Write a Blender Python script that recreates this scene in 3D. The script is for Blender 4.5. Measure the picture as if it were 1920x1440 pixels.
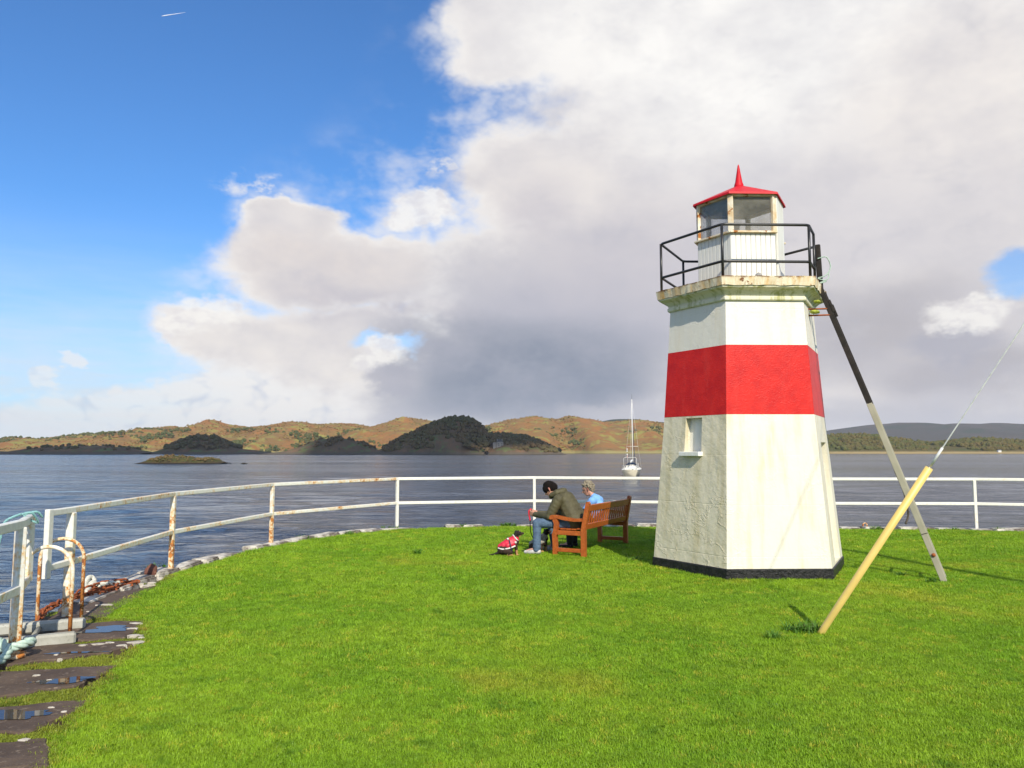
import bpy, bmesh, math, random
import numpy as np
from mathutils import Vector, Matrix
from math import pi, sin, cos, radians as rad

random.seed(7); RNG = np.random.default_rng(7)
SC = bpy.context.scene
COL = SC.collection
for o in list(bpy.data.objects): bpy.data.objects.remove(o)

# ------------------------------------------------------------------ camera
EYE = 1.65; F = 1453.0; Y0 = 847.0
PITCH = math.atan2(Y0 - 720, F)
cam = bpy.data.cameras.new('camera'); camo = bpy.data.objects.new('camera', cam); COL.objects.link(camo)
cam.sensor_width = 36.0; cam.lens = 36.0 * F / 1920; cam.clip_start = 0.05; cam.clip_end = 40000
camo.location = (0, 0, EYE); camo.rotation_euler = (pi/2 + PITCH, 0, 0)
SC.camera = camo

# ------------------------------------------------------------------ light
SUN_AZ = rad(15.0)      # light travels this far left of straight ahead
SUN_EL = rad(37.5)
L = Vector((-sin(SUN_AZ)*cos(SUN_EL), cos(SUN_AZ)*cos(SUN_EL), -sin(SUN_EL)))
sun = bpy.data.lights.new('sun', 'SUN'); suno = bpy.data.objects.new('sun', sun); COL.objects.link(suno)
sun.energy = 4.6; sun.angle = rad(0.5); sun.color = (1.0, 0.93, 0.80)
suno.rotation_euler = L.to_track_quat('-Z', 'Y').to_euler(); suno.location = (20, -40, 40)

SC.view_settings.view_transform = 'Standard'; SC.view_settings.look = 'None'
SC.view_settings.gamma = 1.0; SC.view_settings.use_curve_mapping = False
SC.view_settings.exposure = 0.25
SC.render.engine = 'CYCLES'
SC.cycles.use_denoising = True
SC.cycles.max_bounces = 5; SC.cycles.diffuse_bounces = 2; SC.cycles.transparent_max_bounces = 12
SC.cycles.sample_clamp_indirect = 6.0
SC.cycles.use_fast_gi = False

# ------------------------------------------------------------------ node helpers
class NT:
    def __init__(s, tree): s.t = tree; s.k = 0
    def n(s, typ, inp=None, out=0, **props):
        nd = s.t.nodes.new('ShaderNode' + typ)
        for k, v in props.items(): setattr(nd, k, v)
        if inp:
            for k, v in inp.items():
                sk = nd.inputs[k]
                if isinstance(v, bpy.types.NodeSocket): s.t.links.new(v, sk)
                elif v is not None: sk.default_value = v
        return nd.outputs[out]
    def math(s, op, a, b=None, c=None, clamp=False):
        inp = {0: a}
        if b is not None: inp[1] = b
        if c is not None: inp[2] = c
        return s.n('Math', inp, operation=op, use_clamp=clamp)
    def vmath(s, op, a, b=None, c=None, out=0):
        inp = {0: a}
        if b is not None: inp[1] = b
        if c is not None: inp[2] = c
        return s.n('VectorMath', inp, out=out, operation=op)
    def smooth(s, v, lo, hi, tlo=0.0, thi=1.0):
        return s.n('MapRange', {0: v, 1: lo, 2: hi, 3: tlo, 4: thi}, interpolation_type='SMOOTHSTEP')
    def lin(s, v, lo, hi, tlo=0.0, thi=1.0):
        return s.n('MapRange', {0: v, 1: lo, 2: hi, 3: tlo, 4: thi})
    def mix(s, f, a, b, blend='MIX'):
        nd = s.t.nodes.new('ShaderNodeMix'); nd.data_type = 'RGBA'; nd.blend_type = blend
        for i, v in ((0, f), (6, a), (7, b)):
            sk = nd.inputs[i]
            if isinstance(v, bpy.types.NodeSocket): s.t.links.new(v, sk)
            else: sk.default_value = v if i == 0 else (tuple(v) + (1,))[:4]
        return nd.outputs[2]
    def noise(s, vec, scale, detail=4.0, rough=0.55, dist=0.0, out=0):
        return s.n('TexNoise', {'Vector': vec, 'Scale': scale, 'Detail': detail, 'Roughness': rough, 'Distortion': dist}, out=out)
    def mapping(s, vec, scale=(1,1,1), loc=(0,0,0)):
        return s.vmath('MULTIPLY_ADD', vec, scale, loc)

def srgb(r, g, b):
    f = lambda c: (c/255/12.92) if c/255 <= 0.04045 else ((c/255 + 0.055)/1.055)**2.4
    return (f(r), f(g), f(b))

# ------------------------------------------------------------------ sky
def px_dir(px, py):
    x = (px - 960)/F; v = (720 - py)/F
    d = Vector((x, cos(PITCH) - sin(PITCH)*v, sin(PITCH) + cos(PITCH)*v)).normalized()
    return math.atan2(d.x, d.y), math.asin(d.z)
def build_world():
    w = bpy.data.worlds.new('World'); SC.world = w; w.use_nodes = True
    t = w.node_tree; t.nodes.clear(); N = NT(t)
    out = t.nodes.new('ShaderNodeOutputWorld')
    bg = t.nodes.new('ShaderNodeBackground'); bg.inputs[1].default_value = 0.1
    t.links.new(bg.outputs[0], out.inputs[0])
    sky = N.n('TexSky', sky_type='NISHITA', sun_disc=False, sun_elevation=SUN_EL, sun_rotation=pi - SUN_AZ,
              altitude=0.0, air_density=1.0, dust_density=0.4, ozone_density=2.0)
    skyc = N.mix(1.0, sky, (0.54, 0.99, 1.45), 'MULTIPLY')
    g = N.n('TexCoord', out=0)
    d = N.vmath('NORMALIZE', g)
    sx = t.nodes.new('ShaderNodeSeparateXYZ'); t.links.new(d, sx.inputs[0])
    a = N.math('ARCTAN2', sx.outputs[0], sx.outputs[1]); e = N.math('ARCSINE', sx.outputs[2])
    ae = N.n('CombineXYZ', {0: a, 1: e, 2: 0.0})
    dv = N.mapping(d, (1, 1, 1.6))
    EX = 2**SC.view_settings.exposure
    def C(r, gg, b):
        c = srgb(r, gg, b); return tuple(x*10/EX for x in c)
    def warp(amps):
        v = ae
        for sc, amp, det, rough in amps:
            nz = N.noise(dv, sc, det, rough, out=1)
            off = N.vmath('SUBTRACT', nz, (0.5, 0.5, 0.5))
            v = N.vmath('MULTIPLY_ADD', off, (amp, amp, 0.0), v)
        return v
    def blob(v, px, py, rx, ry):
        ac, ec = px_dir(px, py); ra = rx/F*cos(ac)**1.4; re = ry/F
        return N.vmath('LENGTH', N.vmath('MULTIPLY_ADD', v, (1/ra, 1/re, 0), (-ac/ra, -ec/re, 0)), out=1)
    def union(v, bl, k=0.25):
        f = None
        for b in bl:
            l = blob(v, *b)
            f = l if f is None else N.math('SMOOTH_MIN', f, l, k)
        return f
    wa = warp([(4.0, 0.10, 2, 0.6), (14.0, 0.045, 4, 0.66)])
    wb = warp([(9.0, 0.05, 2, 0.55), (34.0, 0.030, 3, 0.66)])
    n_soft = N.noise(dv, 3.0, 3, 0.55)
    n_mid = N.noise(dv, 11.0, 4, 0.6)
    n_fine = N.noise(dv, 40.0, 3, 0.6)
    wv = N.vmath('MULTIPLY_ADD', N.vmath('SUBTRACT', N.noise(dv, 7.0, 2, 0.6, out=1), (0.5, 0.5, 0.5)), (0.10, 0.10, 0.10), dv)
    b1 = N.math('SUBTRACT', 1.0, N.n('TexVoronoi', {'Vector': wv, 'Scale': 13.0, 'Detail': 2.0, 'Roughness': 0.6, 'Lacunarity': 2.3}, feature='F1', normalize=True))
    b2 = N.math('SUBTRACT', 1.0, N.n('TexVoronoi', {'Vector': wv, 'Scale': 34.0, 'Detail': 1.0, 'Roughness': 0.6, 'Lacunarity': 2.2}, feature='F1', normalize=True))
    col = skyc
    # deeper zenith-ward blue as in the photograph's clear part is the Nishita sky itself; whitish air low down
    veil = N.smooth(e, 0.30, 0.0)
    streak = N.noise(N.mapping(d, (3, 3, 22)), 3.0, 3, 0.6)
    veil = N.math('MULTIPLY', veil, N.lin(streak, 0.3, 0.7, 0.55, 1.0), clamp=True)
    col = N.mix(veil, col, C(222, 233, 243))
    # far low cumulus along the horizon
    fl = union(wb, [(570, 770, 230, 85), (360, 775, 170, 70), (200, 790, 170, 55), (40, 800, 140, 36), (480, 720, 120, 50), (690, 720, 110, 60), (85, 700, 34, 22), (140, 665, 22, 18), (250, 750, 50, 24),
                    (1850, 720, 300, 90), (-300, 780, 300, 60), (2400, 760, 400, 90)], 0.2)
    fl = N.math('MULTIPLY_ADD', N.math('SUBTRACT', 0.62, b2), 0.7, fl)
    al = N.smooth(N.math('MULTIPLY_ADD', N.math('SUBTRACT', n_fine, 0.5), 0.5, fl), 1.10, 0.66)
    cl = N.mix(N.smooth(b2, 0.42, 0.70), C(208, 211, 223), C(252, 247, 241))
    col = N.mix(N.math('MULTIPLY', al, N.smooth(a, -0.62, -0.25, 0.5, 0.92)), col, cl)
    # general broken cloud for the rest of the sky
    gen = N.noise(N.mapping(d, (1, 1, 1.8)), 2.6, 4, 0.58)
    outside = N.math('MAXIMUM', N.smooth(N.math('ABSOLUTE', a), 0.75, 1.1), N.smooth(e, 0.66, 0.9))
    ga = N.math('MULTIPLY', N.smooth(gen, 0.47, 0.62), outside)
    col = N.mix(ga, col, N.mix(n_mid, C(190, 192, 200), C(244, 242, 240)))
    # the main cloud mass
    mass = [(1560, 60, 690, 330), (1500, 420, 790, 330), (1150, 560, 480, 230), (965, 40, 150, 120), (1010, 340, 190, 110),
            (650, 500, 250, 80), (545, 398, 78, 26), (560, 430, 100, 60), (420, 608, 150, 50), (620, 640, 260, 90), (1000, 720, 420, 130), (1100, 840, 480, 110), (1800, 830, 500, 110),
            (1900, -250, 900, 420), (2200, 500, 600, 420), (1700, 690, 300, 120)]
    fm = union(wa, mass, 0.22)
    fm2 = N.math('MULTIPLY_ADD', N.math('SUBTRACT', n_fine, 0.5), 0.20, fm)
    fm2 = N.math('MULTIPLY_ADD', N.math('SUBTRACT', 0.62, b1), 0.42, fm2)
    alm = N.smooth(fm2, 1.09, 0.72)
    wis = N.math('MULTIPLY', N.smooth(fm, 1.45, 0.95), N.smooth(n_mid, 0.42, 0.72))
    alm = N.math('MAXIMUM', alm, N.math('MULTIPLY', wis, 0.7))
    ci = N.math('MULTIPLY', N.smooth(union(wa, [(500, 345, 90, 26), (850, 310, 120, 30), (470, 470, 60, 40)], 0.2), 1.3, 0.2), N.smooth(n_fine, 0.40, 0.66))
    alm = N.math('MAXIMUM', alm, N.math('MULTIPLY', ci, 0.75))
    hole = N.smooth(union(wa, [(735, 640, 62, 22), (1915, 520, 70, 40)]), 1.15, 0.6)
    alm = N.math('MULTIPLY', alm, N.math('SUBTRACT', 1.0, N.math('MULTIPLY', hole, 0.9)), clamp=True)
    base = N.mix(N.smooth(n_soft, 0.35, 0.65), C(224, 220, 222), C(240, 234, 230))
    def shade(base, bl, colr, lo=1.25, hi=0.2, amt=1.0, wv=None):
        f = N.smooth(union(wv or wa, bl, 0.3), lo, hi)
        return N.mix(N.math('MULTIPLY', f, amt), base, colr)
    base = shade(base, [(1420, 0, 620, 250)], C(255, 253, 250), hi=0.5)
    base = shade(base, [(1780, 160, 260, 160)], C(246, 240, 235), amt=0.9)
    base = shade(base, [(1080, 600, 420, 190)], C(190, 190, 201))
    base = shade(base, [(1250, 480, 330, 130), (1000, 400, 120, 70)], C(212, 207, 212), amt=0.7)
    base = shade(base, [(980, 715, 310, 130)], C(138, 147, 164), hi=0.30)
    base = shade(base, [(850, 640, 140, 80)], C(160, 164, 178), amt=0.75)
    base = shade(base, [(1640, 610, 240, 110), (1800, 690, 220, 60)], C(176, 173, 180), amt=0.8)
    base = shade(base, [(1700, 775, 300, 40), (1160, 785, 130, 22)], C(202, 200, 205), amt=0.8)
    base = shade(base, [(1500, 860, 800, 40)], C(190, 190, 197), amt=0.7)
    base = shade(base, [(600, 490, 230, 60)], C(234, 225, 220), amt=0.85)
    base = shade(base, [(640, 560, 240, 34)], C(206, 201, 207), amt=0.8)
    base = shade(base, [(430, 630, 200, 55), (620, 690, 160, 50)], C(246, 240, 234), amt=0.85)
    # soft relief: hollows between the billows are greyer, rims near the clear sky are sunlit
    hol = N.math('MULTIPLY', N.smooth(b1, 0.66, 0.40), N.smooth(e, 0.02, 0.14))
    base = N.mix(N.math('MULTIPLY', hol, 0.42), base, C(184, 185, 197))
    base = N.mix(N.math('MULTIPLY', N.math('SUBTRACT', 0.62, n_mid, clamp=True), 1.3), base, C(192, 191, 202))
    rim = N.math('MULTIPLY', N.smooth(fm2, 0.52, 0.92), N.smooth(n_mid, 0.32, 0.58))
    base = N.mix(N.math('MULTIPLY', rim, 0.75), base, C(254, 251, 247))
    col = N.mix(alm, col, base)
    # bright crisp puffs
    fp = union(wb, [(795, 392, 66, 30), (755, 405, 34, 20), (395, 588, 70, 34), (340, 606, 52, 24), (720, 665, 46, 30), (1815, 588, 66, 26), (700, 690, 40, 20)], 0.15)
    fp = N.math('MULTIPLY_ADD', N.math('SUBTRACT', 0.62, b2), 0.9, fp)
    ap = N.smooth(N.math('MULTIPLY_ADD', N.math('SUBTRACT', n_fine, 0.5), 0.4, fp), 1.22, 0.60)
    col = N.mix(N.math('MULTIPLY', ap, 0.85), col, N.mix(N.smooth(n_fine, 0.35, 0.6), C(236, 232, 232), C(254, 251, 246)))
    # cloud base over the puffs
    fq = N.smooth(union(wb, [(735, 715, 60, 26), (1790, 640, 110, 34)]), 1.1, 0.5)
    col = N.mix(N.math('MULTIPLY', fq, 0.75), col, C(178, 178, 190))
    w.cycles.sampling_method = 'NONE'
    t.links.new(col, bg.inputs[0])
build_world()

# ------------------------------------------------------------------ object helpers
def tag(o, label=None, cat=None, group=None, kind=None):
    if label: o['label'] = label
    if cat: o['category'] = cat
    if group: o['group'] = group
    if kind: o['kind'] = kind
    return o
def empty(name, loc=(0,0,0), rz=0.0, parent=None):
    o = bpy.data.objects.new(name, None); COL.objects.link(o)
    o.location = loc; o.rotation_euler = (0, 0, rz); o.empty_display_size = 0.1
    if parent: o.parent = parent
    return o
def add(name, me, m=None, parent=None):
    o = bpy.data.objects.new(name, me); COL.objects.link(o)
    if m is not None and not me.materials: me.materials.append(m)
    if parent: o.parent = parent
    return o
def mesh(name, V, Fc, smooth=False):
    me = bpy.data.meshes.new(name); me.from_pydata([tuple(v) for v in V], [], Fc)
    me.validate(); me.update()
    if smooth: me.polygons.foreach_set('use_smooth', [True]*len(me.polygons))
    return me
class MB:
    def __init__(s): s.V = []; s.F = []; s.S = []
    def put(s, V, Fc, sm=False):
        o = len(s.V); s.V += [tuple(v) for v in V]; s.F += [[i + o for i in f] for f in Fc]; s.S += [sm]*len(Fc); return s
    def box(s, c, size, R=None, bev=0.0):
        x, y, z = (k/2 for k in size); c = Vector(c)
        if bev > 0:
            bm = bmesh.new(); bmesh.ops.create_cube(bm, size=1.0)
            for v in bm.verts: v.co = Vector((v.co.x*size[0], v.co.y*size[1], v.co.z*size[2]))
            bmesh.ops.bevel(bm, geom=list(bm.edges), offset=bev, segments=1, affect='EDGES', profile=0.5)
            bm.verts.index_update()
            V = [v.co.copy() for v in bm.verts]; Fc = [[v.index for v in f.verts] for f in bm.faces]; bm.free()
        else:
            V = [Vector((sx*x, sy*y, sz*z)) for sz in (-1, 1) for sy in (-1, 1) for sx in (-1, 1)]
            Fc = [[0,2,3,1],[4,5,7,6],[0,1,5,4],[1,3,7,5],[3,2,6,7],[2,0,4,6]]
        if R is not None: V = [R @ v for v in V]
        return s.put([v + c for v in V], Fc)
    def bar(s, p0, p1, w, h, up=(0,0,1), bev=0.0, ext=0.0):
        p0 = Vector(p0); p1 = Vector(p1); d = (p1 - p0); ln = d.length; d.normalize()
        u = Vector(up); sd = d.cross(u)
        if sd.length < 1e-4: sd = d.cross(Vector((1,0,0)))
        sd.normalize(); u = sd.cross(d)
        R = Matrix((d, sd, u)).transposed()
        return s.box((p0 + p1)/2, (ln + 2*ext, w, h), R, bev)
    def tube(s, pts, r, n=8, cap=True, closed=False):
        P = [Vector(p) for p in pts]; m = len(P)
        rr = r if hasattr(r, '__len__') else [r]*m
        T = []
        for i in range(m):
            a = P[(i-1) % m] if (closed or i > 0) else P[i]; b = P[(i+1) % m] if (closed or i < m-1) else P[i]
            T.append((b - a).normalized())
        ref = Vector((0,0,1)) if abs(T[0].z) < 0.9 else Vector((1,0,0))
        u = T[0].cross(ref).normalized(); V = []
        for i in range(m):
            u = (u - T[i]*u.dot(T[i])).normalized(); w = T[i].cross(u)
            for k in range(n):
                a = 2*pi*k/n; V.append(P[i] + (u*cos(a) + w*sin(a))*rr[i])
        Fc = []
        for i in range(m if closed else m-1):
            j = (i+1) % m
            for k in range(n): Fc.append([i*n+k, i*n+(k+1) % n, j*n+(k+1) % n, j*n+k])
        if cap and not closed: Fc += [list(range(n))[::-1], [(m-1)*n+k for k in range(n)]]
        return s.put(V, Fc, True)
    def prism(s, poly, axis_o, ex, ey, ez, depth):
        o = Vector(axis_o); ex = Vector(ex); ey = Vector(ey); ez = Vector(ez); n = len(poly)
        V = [o + ex*p[0] + ey*p[1] for p in poly] + [o + ex*p[0] + ey*p[1] + ez*depth for p in poly]
        Fc = [list(range(n))[::-1], [n + i for i in range(n)]] + [[i, (i+1) % n, n + (i+1) % n, n + i] for i in range(n)]
        return s.put(V, Fc)
    def me(s, name):
        me = bpy.data.meshes.new(name); me.from_pydata(s.V, [], s.F); me.update()
        me.polygons.foreach_set('use_smooth', s.S)
        bm = bmesh.new(); bm.from_mesh(me); bmesh.ops.recalc_face_normals(bm, faces=bm.faces); bm.to_mesh(me); bm.free()
        return me
    def build(s, name, m, parent=None): return add(name, s.me(name), m, parent)
def catmull(pts, n):
    P = [Vector(p) for p in pts]; out = []
    for i in range(len(P) - 1):
        p0 = P[max(i-1, 0)]; p1 = P[i]; p2 = P[i+1]; p3 = P[min(i+2, len(P)-1)]
        for k in range(n):
            t = k/n
            out.append(0.5*((2*p1) + (p2 - p0)*t + (2*p0 - 5*p1 + 4*p2 - p3)*t*t + (3*p1 - p0 - 3*p2 + p3)*t**3))
    return out + [P[-1]]
def gp(px, py, z=0.0):
    """ground point seen at a pixel of the photograph (z = height of the surface)"""
    x = (px - 960)/F; v = (720 - py)/F
    d = Vector((x, cos(PITCH) - sin(PITCH)*v, sin(PITCH) + cos(PITCH)*v))
    k = (z - EYE)/d.z
    return Vector((d.x*k, d.y*k, z))

# numpy value noise
_perm = RNG.random((64, 64, 64))
def vnoise(p):
    p = np.asarray(p, float); i = np.floor(p).astype(int); f = p - i; f = f*f*(3 - 2*f); i &= 63; j = (i + 1) & 63
    g = lambda a, b, c: _perm[a, b, c]
    x0, y0, z0 = i.T; x1, y1, z1 = j.T; fx, fy, fz = f.T
    l = lambda a, b, t: a + (b - a)*t
    return l(l(l(g(x0,y0,z0), g(x1,y0,z0), fx), l(g(x0,y1,z0), g(x1,y1,z0), fx), fy),
             l(l(g(x0,y0,z1), g(x1,y0,z1), fx), l(g(x0,y1,z1), g(x1,y1,z1), fx), fy), fz)
def fbm(p, oct=4, gain=0.5):
    s = 0; a = 1; t = 0; p = np.asarray(p, float)
    for k in range(oct): s = s + a*vnoise(p*2**k + 17.3*k); t += a; a *= gain
    return s/t

# ------------------------------------------------------------------ materials
MATS = {}
def newmat(name):
    m = bpy.data.materials.new(name); m.use_nodes = True; t = m.node_tree; t.nodes.clear(); N = NT(t)
    out = t.nodes.new('ShaderNodeOutputMaterial'); b = t.nodes.new('ShaderNodeBsdfPrincipled')
    t.links.new(b.outputs[0], out.inputs[0]); N.b = b; N.out = out
    N.P = N.n('TexCoord', out=3)
    MATS[name] = m
    return m, N
def setb(N, **kw):
    for k, v in kw.items():
        sk = N.b.inputs[k.replace('_', ' ')]
        if isinstance(v, bpy.types.NodeSocket): N.t.links.new(v, sk)
        else: sk.default_value = (tuple(v) + (1,))[:4] if hasattr(v, '__len__') and sk.type == 'RGBA' else v
def bump(N, h, strength=0.3, dist=0.01, prev=None):
    nrm = N.n('Bump', {'Height': h, 'Strength': strength, 'Distance': dist, 'Normal': prev})
    N.t.links.new(nrm, N.b.inputs['Normal']); return nrm
def simple(name, c1, c2=None, scale=6.0, rough=0.6, metal=0.0, bscale=0, bstr=0.2, bdist=0.005, rust=None, rscale=9.0, stretch=(1,1,1), spec=None, rustcol=((0.28,0.075,0.015),(0.42,0.17,0.03))):
    m, N = newmat(name)
    P = N.mapping(N.P, stretch)
    nz = N.noise(P, scale, 5, 0.6)
    col = N.mix(N.smooth(nz, 0.3, 0.7), c1, c2 or tuple(x*0.75 for x in c1))
    r = rough
    if rust is not None:
        rn = N.noise(N.P, rscale, 6, 0.65)
        rm = N.smooth(rn, rust, rust + 0.05)
        rc = N.mix(N.noise(N.P, rscale*4, 3), rustcol[0], rustcol[1])
        col = N.mix(rm, col, rc); r = N.mix(rm, (rough,)*3, (0.9,)*3)
    setb(N, Base_Color=col, Roughness=r, Metallic=metal)
    if spec is not None: setb(N, Specular_IOR_Level=spec)
    if bscale: bump(N, N.noise(P, bscale, 5, 0.6), bstr, bdist)
    return m
def attrmat(name, rough=0.7, bscale=30, bstr=0.2, bdist=0.004, vary=0.25):
    m, N = newmat(name)
    c = N.n('Attribute', attribute_name='col', attribute_type='GEOMETRY')
    nz = N.noise(N.P, bscale, 4, 0.6)
    col = N.mix(1.0, c, N.n('CombineColor', {0: N.lin(nz, 0.3, 0.7, 1-vary, 1+vary), 1: N.lin(nz, 0.3, 0.7, 1-vary, 1+vary), 2: N.lin(nz, 0.3, 0.7, 1-vary, 1+vary)}), 'MULTIPLY')
    setb(N, Base_Color=col, Roughness=rough); bump(N, nz, bstr, bdist); return m

def tower_white(name, base, stain, relief, bd, gloss=0.45, flip=False):
    m, N = newmat(name)
    st = N.noise(N.mapping(N.P, (5.0, 5.0, 0.45)), 1.6, 5, 0.6)
    blot = N.noise(N.P, 2.2, 6, 0.65)
    s = N.math('MULTIPLY', N.smooth(st, 0.42, 0.78), N.lin(blot, 0.3, 0.7, 0.3, 1.0))
    col = N.mix(s, base, stain)
    z = N.n('SeparateXYZ', {0: N.P}, out=2)
    fine = N.noise(N.P, 26, 6, 0.65)
    col = N.mix(N.math('MULTIPLY', N.smooth(fine, 0.62, 0.74), 0.4), col, tuple(x*0.85 for x in stain))
    setb(N, Base_Color=col, Roughness=gloss)
    big = N.noise(N.P, 3.2, 3, 0.5); msk = N.smooth(N.noise(N.P, 1.3, 3, 0.5), 0.45, 0.62)
    ridge = N.math('ABSOLUTE', N.math('SUBTRACT', N.noise(N.P, 3.0, 6, 0.6, 0.3), 0.5))
    h = N.math('ADD', N.math('MULTIPLY', N.math('MULTIPLY', N.smooth(ridge, 0.03, 0.0), msk), 0.42), N.math('MULTIPLY', fine, 0.35))
    h = N.math('ADD', h, N.math('ADD', N.math('MULTIPLY', big, 1.6), N.math('MULTIPLY', N.noise(N.P, 8.0, 5, 0.6), 0.9)))
    # faint shutter-board lines of the cast concrete
    ln = N.math('ABSOLUTE', N.math('SUBTRACT', N.math('FRACT', N.math('MULTIPLY', z, 1.55)), 0.5))
    h = N.math('ADD', h, N.math('MULTIPLY', N.smooth(ln, 0.0, 0.012), 0.22))
    bump(N, h, relief, bd)
    return m
tower_white('tower_paint_cream', (0.72, 0.68, 0.56), (0.62, 0.51, 0.27), 0.45, 0.008)
tower_white('tower_paint_worn', (0.66, 0.60, 0.44), (0.50, 0.42, 0.22), 0.8, 0.014)
tower_white('tower_paint_clean', (0.72, 0.68, 0.58), (0.66, 0.58, 0.43), 0.45, 0.008)
def red_paint():
    m, N = newmat('tower_paint_red')
    nz = N.noise(N.P, 5, 6, 0.65); fine = N.noise(N.mapping(N.P, (1,1,2.0)), 34, 6, 0.65)
    col = N.mix(N.smooth(nz, 0.3, 0.7), (0.62, 0.018, 0.012), (0.50, 0.010, 0.009))
    col = N.mix(N.math('MULTIPLY', N.smooth(N.noise(N.mapping(N.P, (3, 3, .6)), 2.0, 5, 0.65), 0.5, 0.75), 0.35), col, (0.66, 0.05, 0.035))
    col = N.mix(N.smooth(fine, 0.66, 0.72), col, (0.34, 0.02, 0.02))
    setb(N, Base_Color=col, Roughness=0.42, Specular_IOR_Level=0.22)
    big = N.math('ABSOLUTE', N.math('SUBTRACT', N.noise(N.P, 5.5, 5, 0.6), 0.5))
    h = N.math('ADD', N.math('MULTIPLY', N.smooth(big, 0.03, 0.0), 0.25), fine)
    bump(N, h, 0.4, 0.008)
red_paint()
def plinth_mat():
    m, N = newmat('plinth_black')
    nz = N.noise(N.P, 18, 6, 0.7)
    setb(N, Base_Color=N.mix(N.smooth(nz, 0.4, 0.7), (0.006, 0.006, 0.006), (0.028, 0.026, 0.024)), Roughness=0.38, Specular_IOR_Level=0.35)
    bump(N, nz, 0.9, 0.025)
plinth_mat()
def gallery_mat():
    m, N = newmat('gallery_paint')
    st = N.noise(N.mapping(N.P, (7, 7, 0.8)), 1.8, 5, 0.65)
    col = N.mix(N.smooth(st, 0.36, 0.72), (0.76, 0.68, 0.50), (0.60, 0.37, 0.13))
    nz = N.noise(N.P, 14, 6, 0.7)
    col = N.mix(N.smooth(nz, 0.57, 0.64), col, (0.20, 0.075, 0.02))
    z = N.n('SeparateXYZ', {0: N.P}, out=2)
    rim = N.math('MULTIPLY', N.smooth(z, 3.925, 3.96), N.smooth(nz, 0.42, 0.52))
    col = N.mix(rim, col, (0.17, 0.07, 0.025))
    setb(N, Base_Color=col, Roughness=0.75); bump(N, nz, 0.7, 0.012)
gallery_mat()
def cornice_mat():
    m, N = newmat('cornice_paint')
    st = N.noise(N.mapping(N.P, (8, 8, 0.7)), 1.7, 5, 0.6)
    col = N.mix(N.smooth(st, 0.44, 0.66), (0.72, 0.68, 0.52), (0.42, 0.41, 0.17))
    setb(N, Base_Color=col, Roughness=0.6); bump(N, N.noise(N.P, 20, 5, 0.65), 0.3, 0.006)
cornice_mat()
simple('lantern_white', (0.80, 0.79, 0.74), (0.70, 0.68, 0.58), 3, 0.5, bscale=30, bstr=0.15, rust=0.70, rscale=5, stretch=(3,3,.5))
simple('mullion_rusty', (0.76, 0.70, 0.56), (0.60, 0.42, 0.2), 7, 0.55, rust=0.56, rscale=8, bscale=30)
simple('roof_red', (0.58, 0.012, 0.022), (0.50, 0.010, 0.018), 4, 0.5, bscale=14, bstr=0.2, spec=0.2)
simple('roof_underside', (0.55, 0.52, 0.44), (0.34, 0.32, 0.26), 5, 0.8)
simple('rail_black', (0.012, 0.012, 0.013), (0.03, 0.028, 0.026), 14, 0.38, rust=0.70, rscale=16, bscale=40, bstr=0.2, rustcol=((0.09,0.06,0.05),(0.25,0.2,0.16)))
simple('lamp_dark', (0.03, 0.03, 0.032), None, 5, 0.4)
def rail_mat(name, thr, zfall):
    m, N = newmat(name)
    nz = N.noise(N.P, 2.2, 6, 0.7); fine = N.noise(N.P, 24, 5, 0.65)
    z = N.n('SeparateXYZ', {0: N.n('NewGeometry', out=0)}, out=2)
    v = N.math('ADD', N.math('ADD', N.math('MULTIPLY', nz, 0.62), N.math('MULTIPLY', fine, 0.38)), N.math('MULTIPLY', N.math('SUBTRACT', 1.0, z), zfall))
    rm = N.smooth(v, thr, thr + 0.035)
    st = N.smooth(v, thr - 0.09, thr)
    col = N.mix(N.smooth(fine, 0.3, 0.7), (0.80, 0.78, 0.70), (0.70, 0.67, 0.58))
    col = N.mix(N.math('MULTIPLY', st, 0.7), col, (0.74, 0.48, 0.18))
    col = N.mix(rm, col, N.mix(N.smooth(fine, 0.4, 0.6), (0.20, 0.05, 0.012), (0.52, 0.19, 0.035)))
    setb(N, Base_Color=col, Roughness=N.mix(rm, (0.42,)*3, (0.85,)*3)); bump(N, fine, 0.25, 0.004)
rail_mat('railing_white', 0.57, 0.0); rail_mat('post_rusty', 0.565, 0.07); rail_mat('hoop_rusty', 0.505, 0.06); rail_mat('post_white', 0.635, 0.02); rail_mat('rail_clean', 0.665, 0.0)
simple('yellow_plastic', (0.76, 0.55, 0.16), (0.68, 0.49, 0.14), 5, 0.45, bscale=30, bstr=0.1)
simple('wire_steel', (0.80, 0.80, 0.77), None, 20, 0.5)
simple('ladder_grey', (0.38, 0.35, 0.26), (0.30, 0.28, 0.20), 3, 0.6, bscale=30, rust=0.74, rscale=7)
simple('ladder_black', (0.016, 0.014, 0.012), (0.034, 0.027, 0.022), 9, 0.65, bscale=30, spec=0.25, rust=0.72, rscale=20, rustcol=((0.2,0.18,0.15),(0.35,0.3,0.25)))
simple('rust', (0.20, 0.045, 0.014), (0.33, 0.09, 0.02), 16, 0.85, bscale=60, bstr=0.4)
simple('rope_green', (0.50, 0.60, 0.50), (0.34, 0.46, 0.38), 30, 0.8, bscale=120)
simple('rope_white', (0.72, 0.70, 0.60), (0.55, 0.53, 0.43), 30, 0.8, bscale=120)
simple('rope_teal', (0.25, 0.48, 0.46), (0.18, 0.36, 0.36), 30, 0.8, bscale=120)
simple('rope_dark', (0.10, 0.08, 0.06), None, 30, 0.9)
simple('lichen', (0.42, 0.45, 0.06), (0.25, 0.3, 0.04), 20, 0.95, bscale=60, bstr=0.6)
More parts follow.
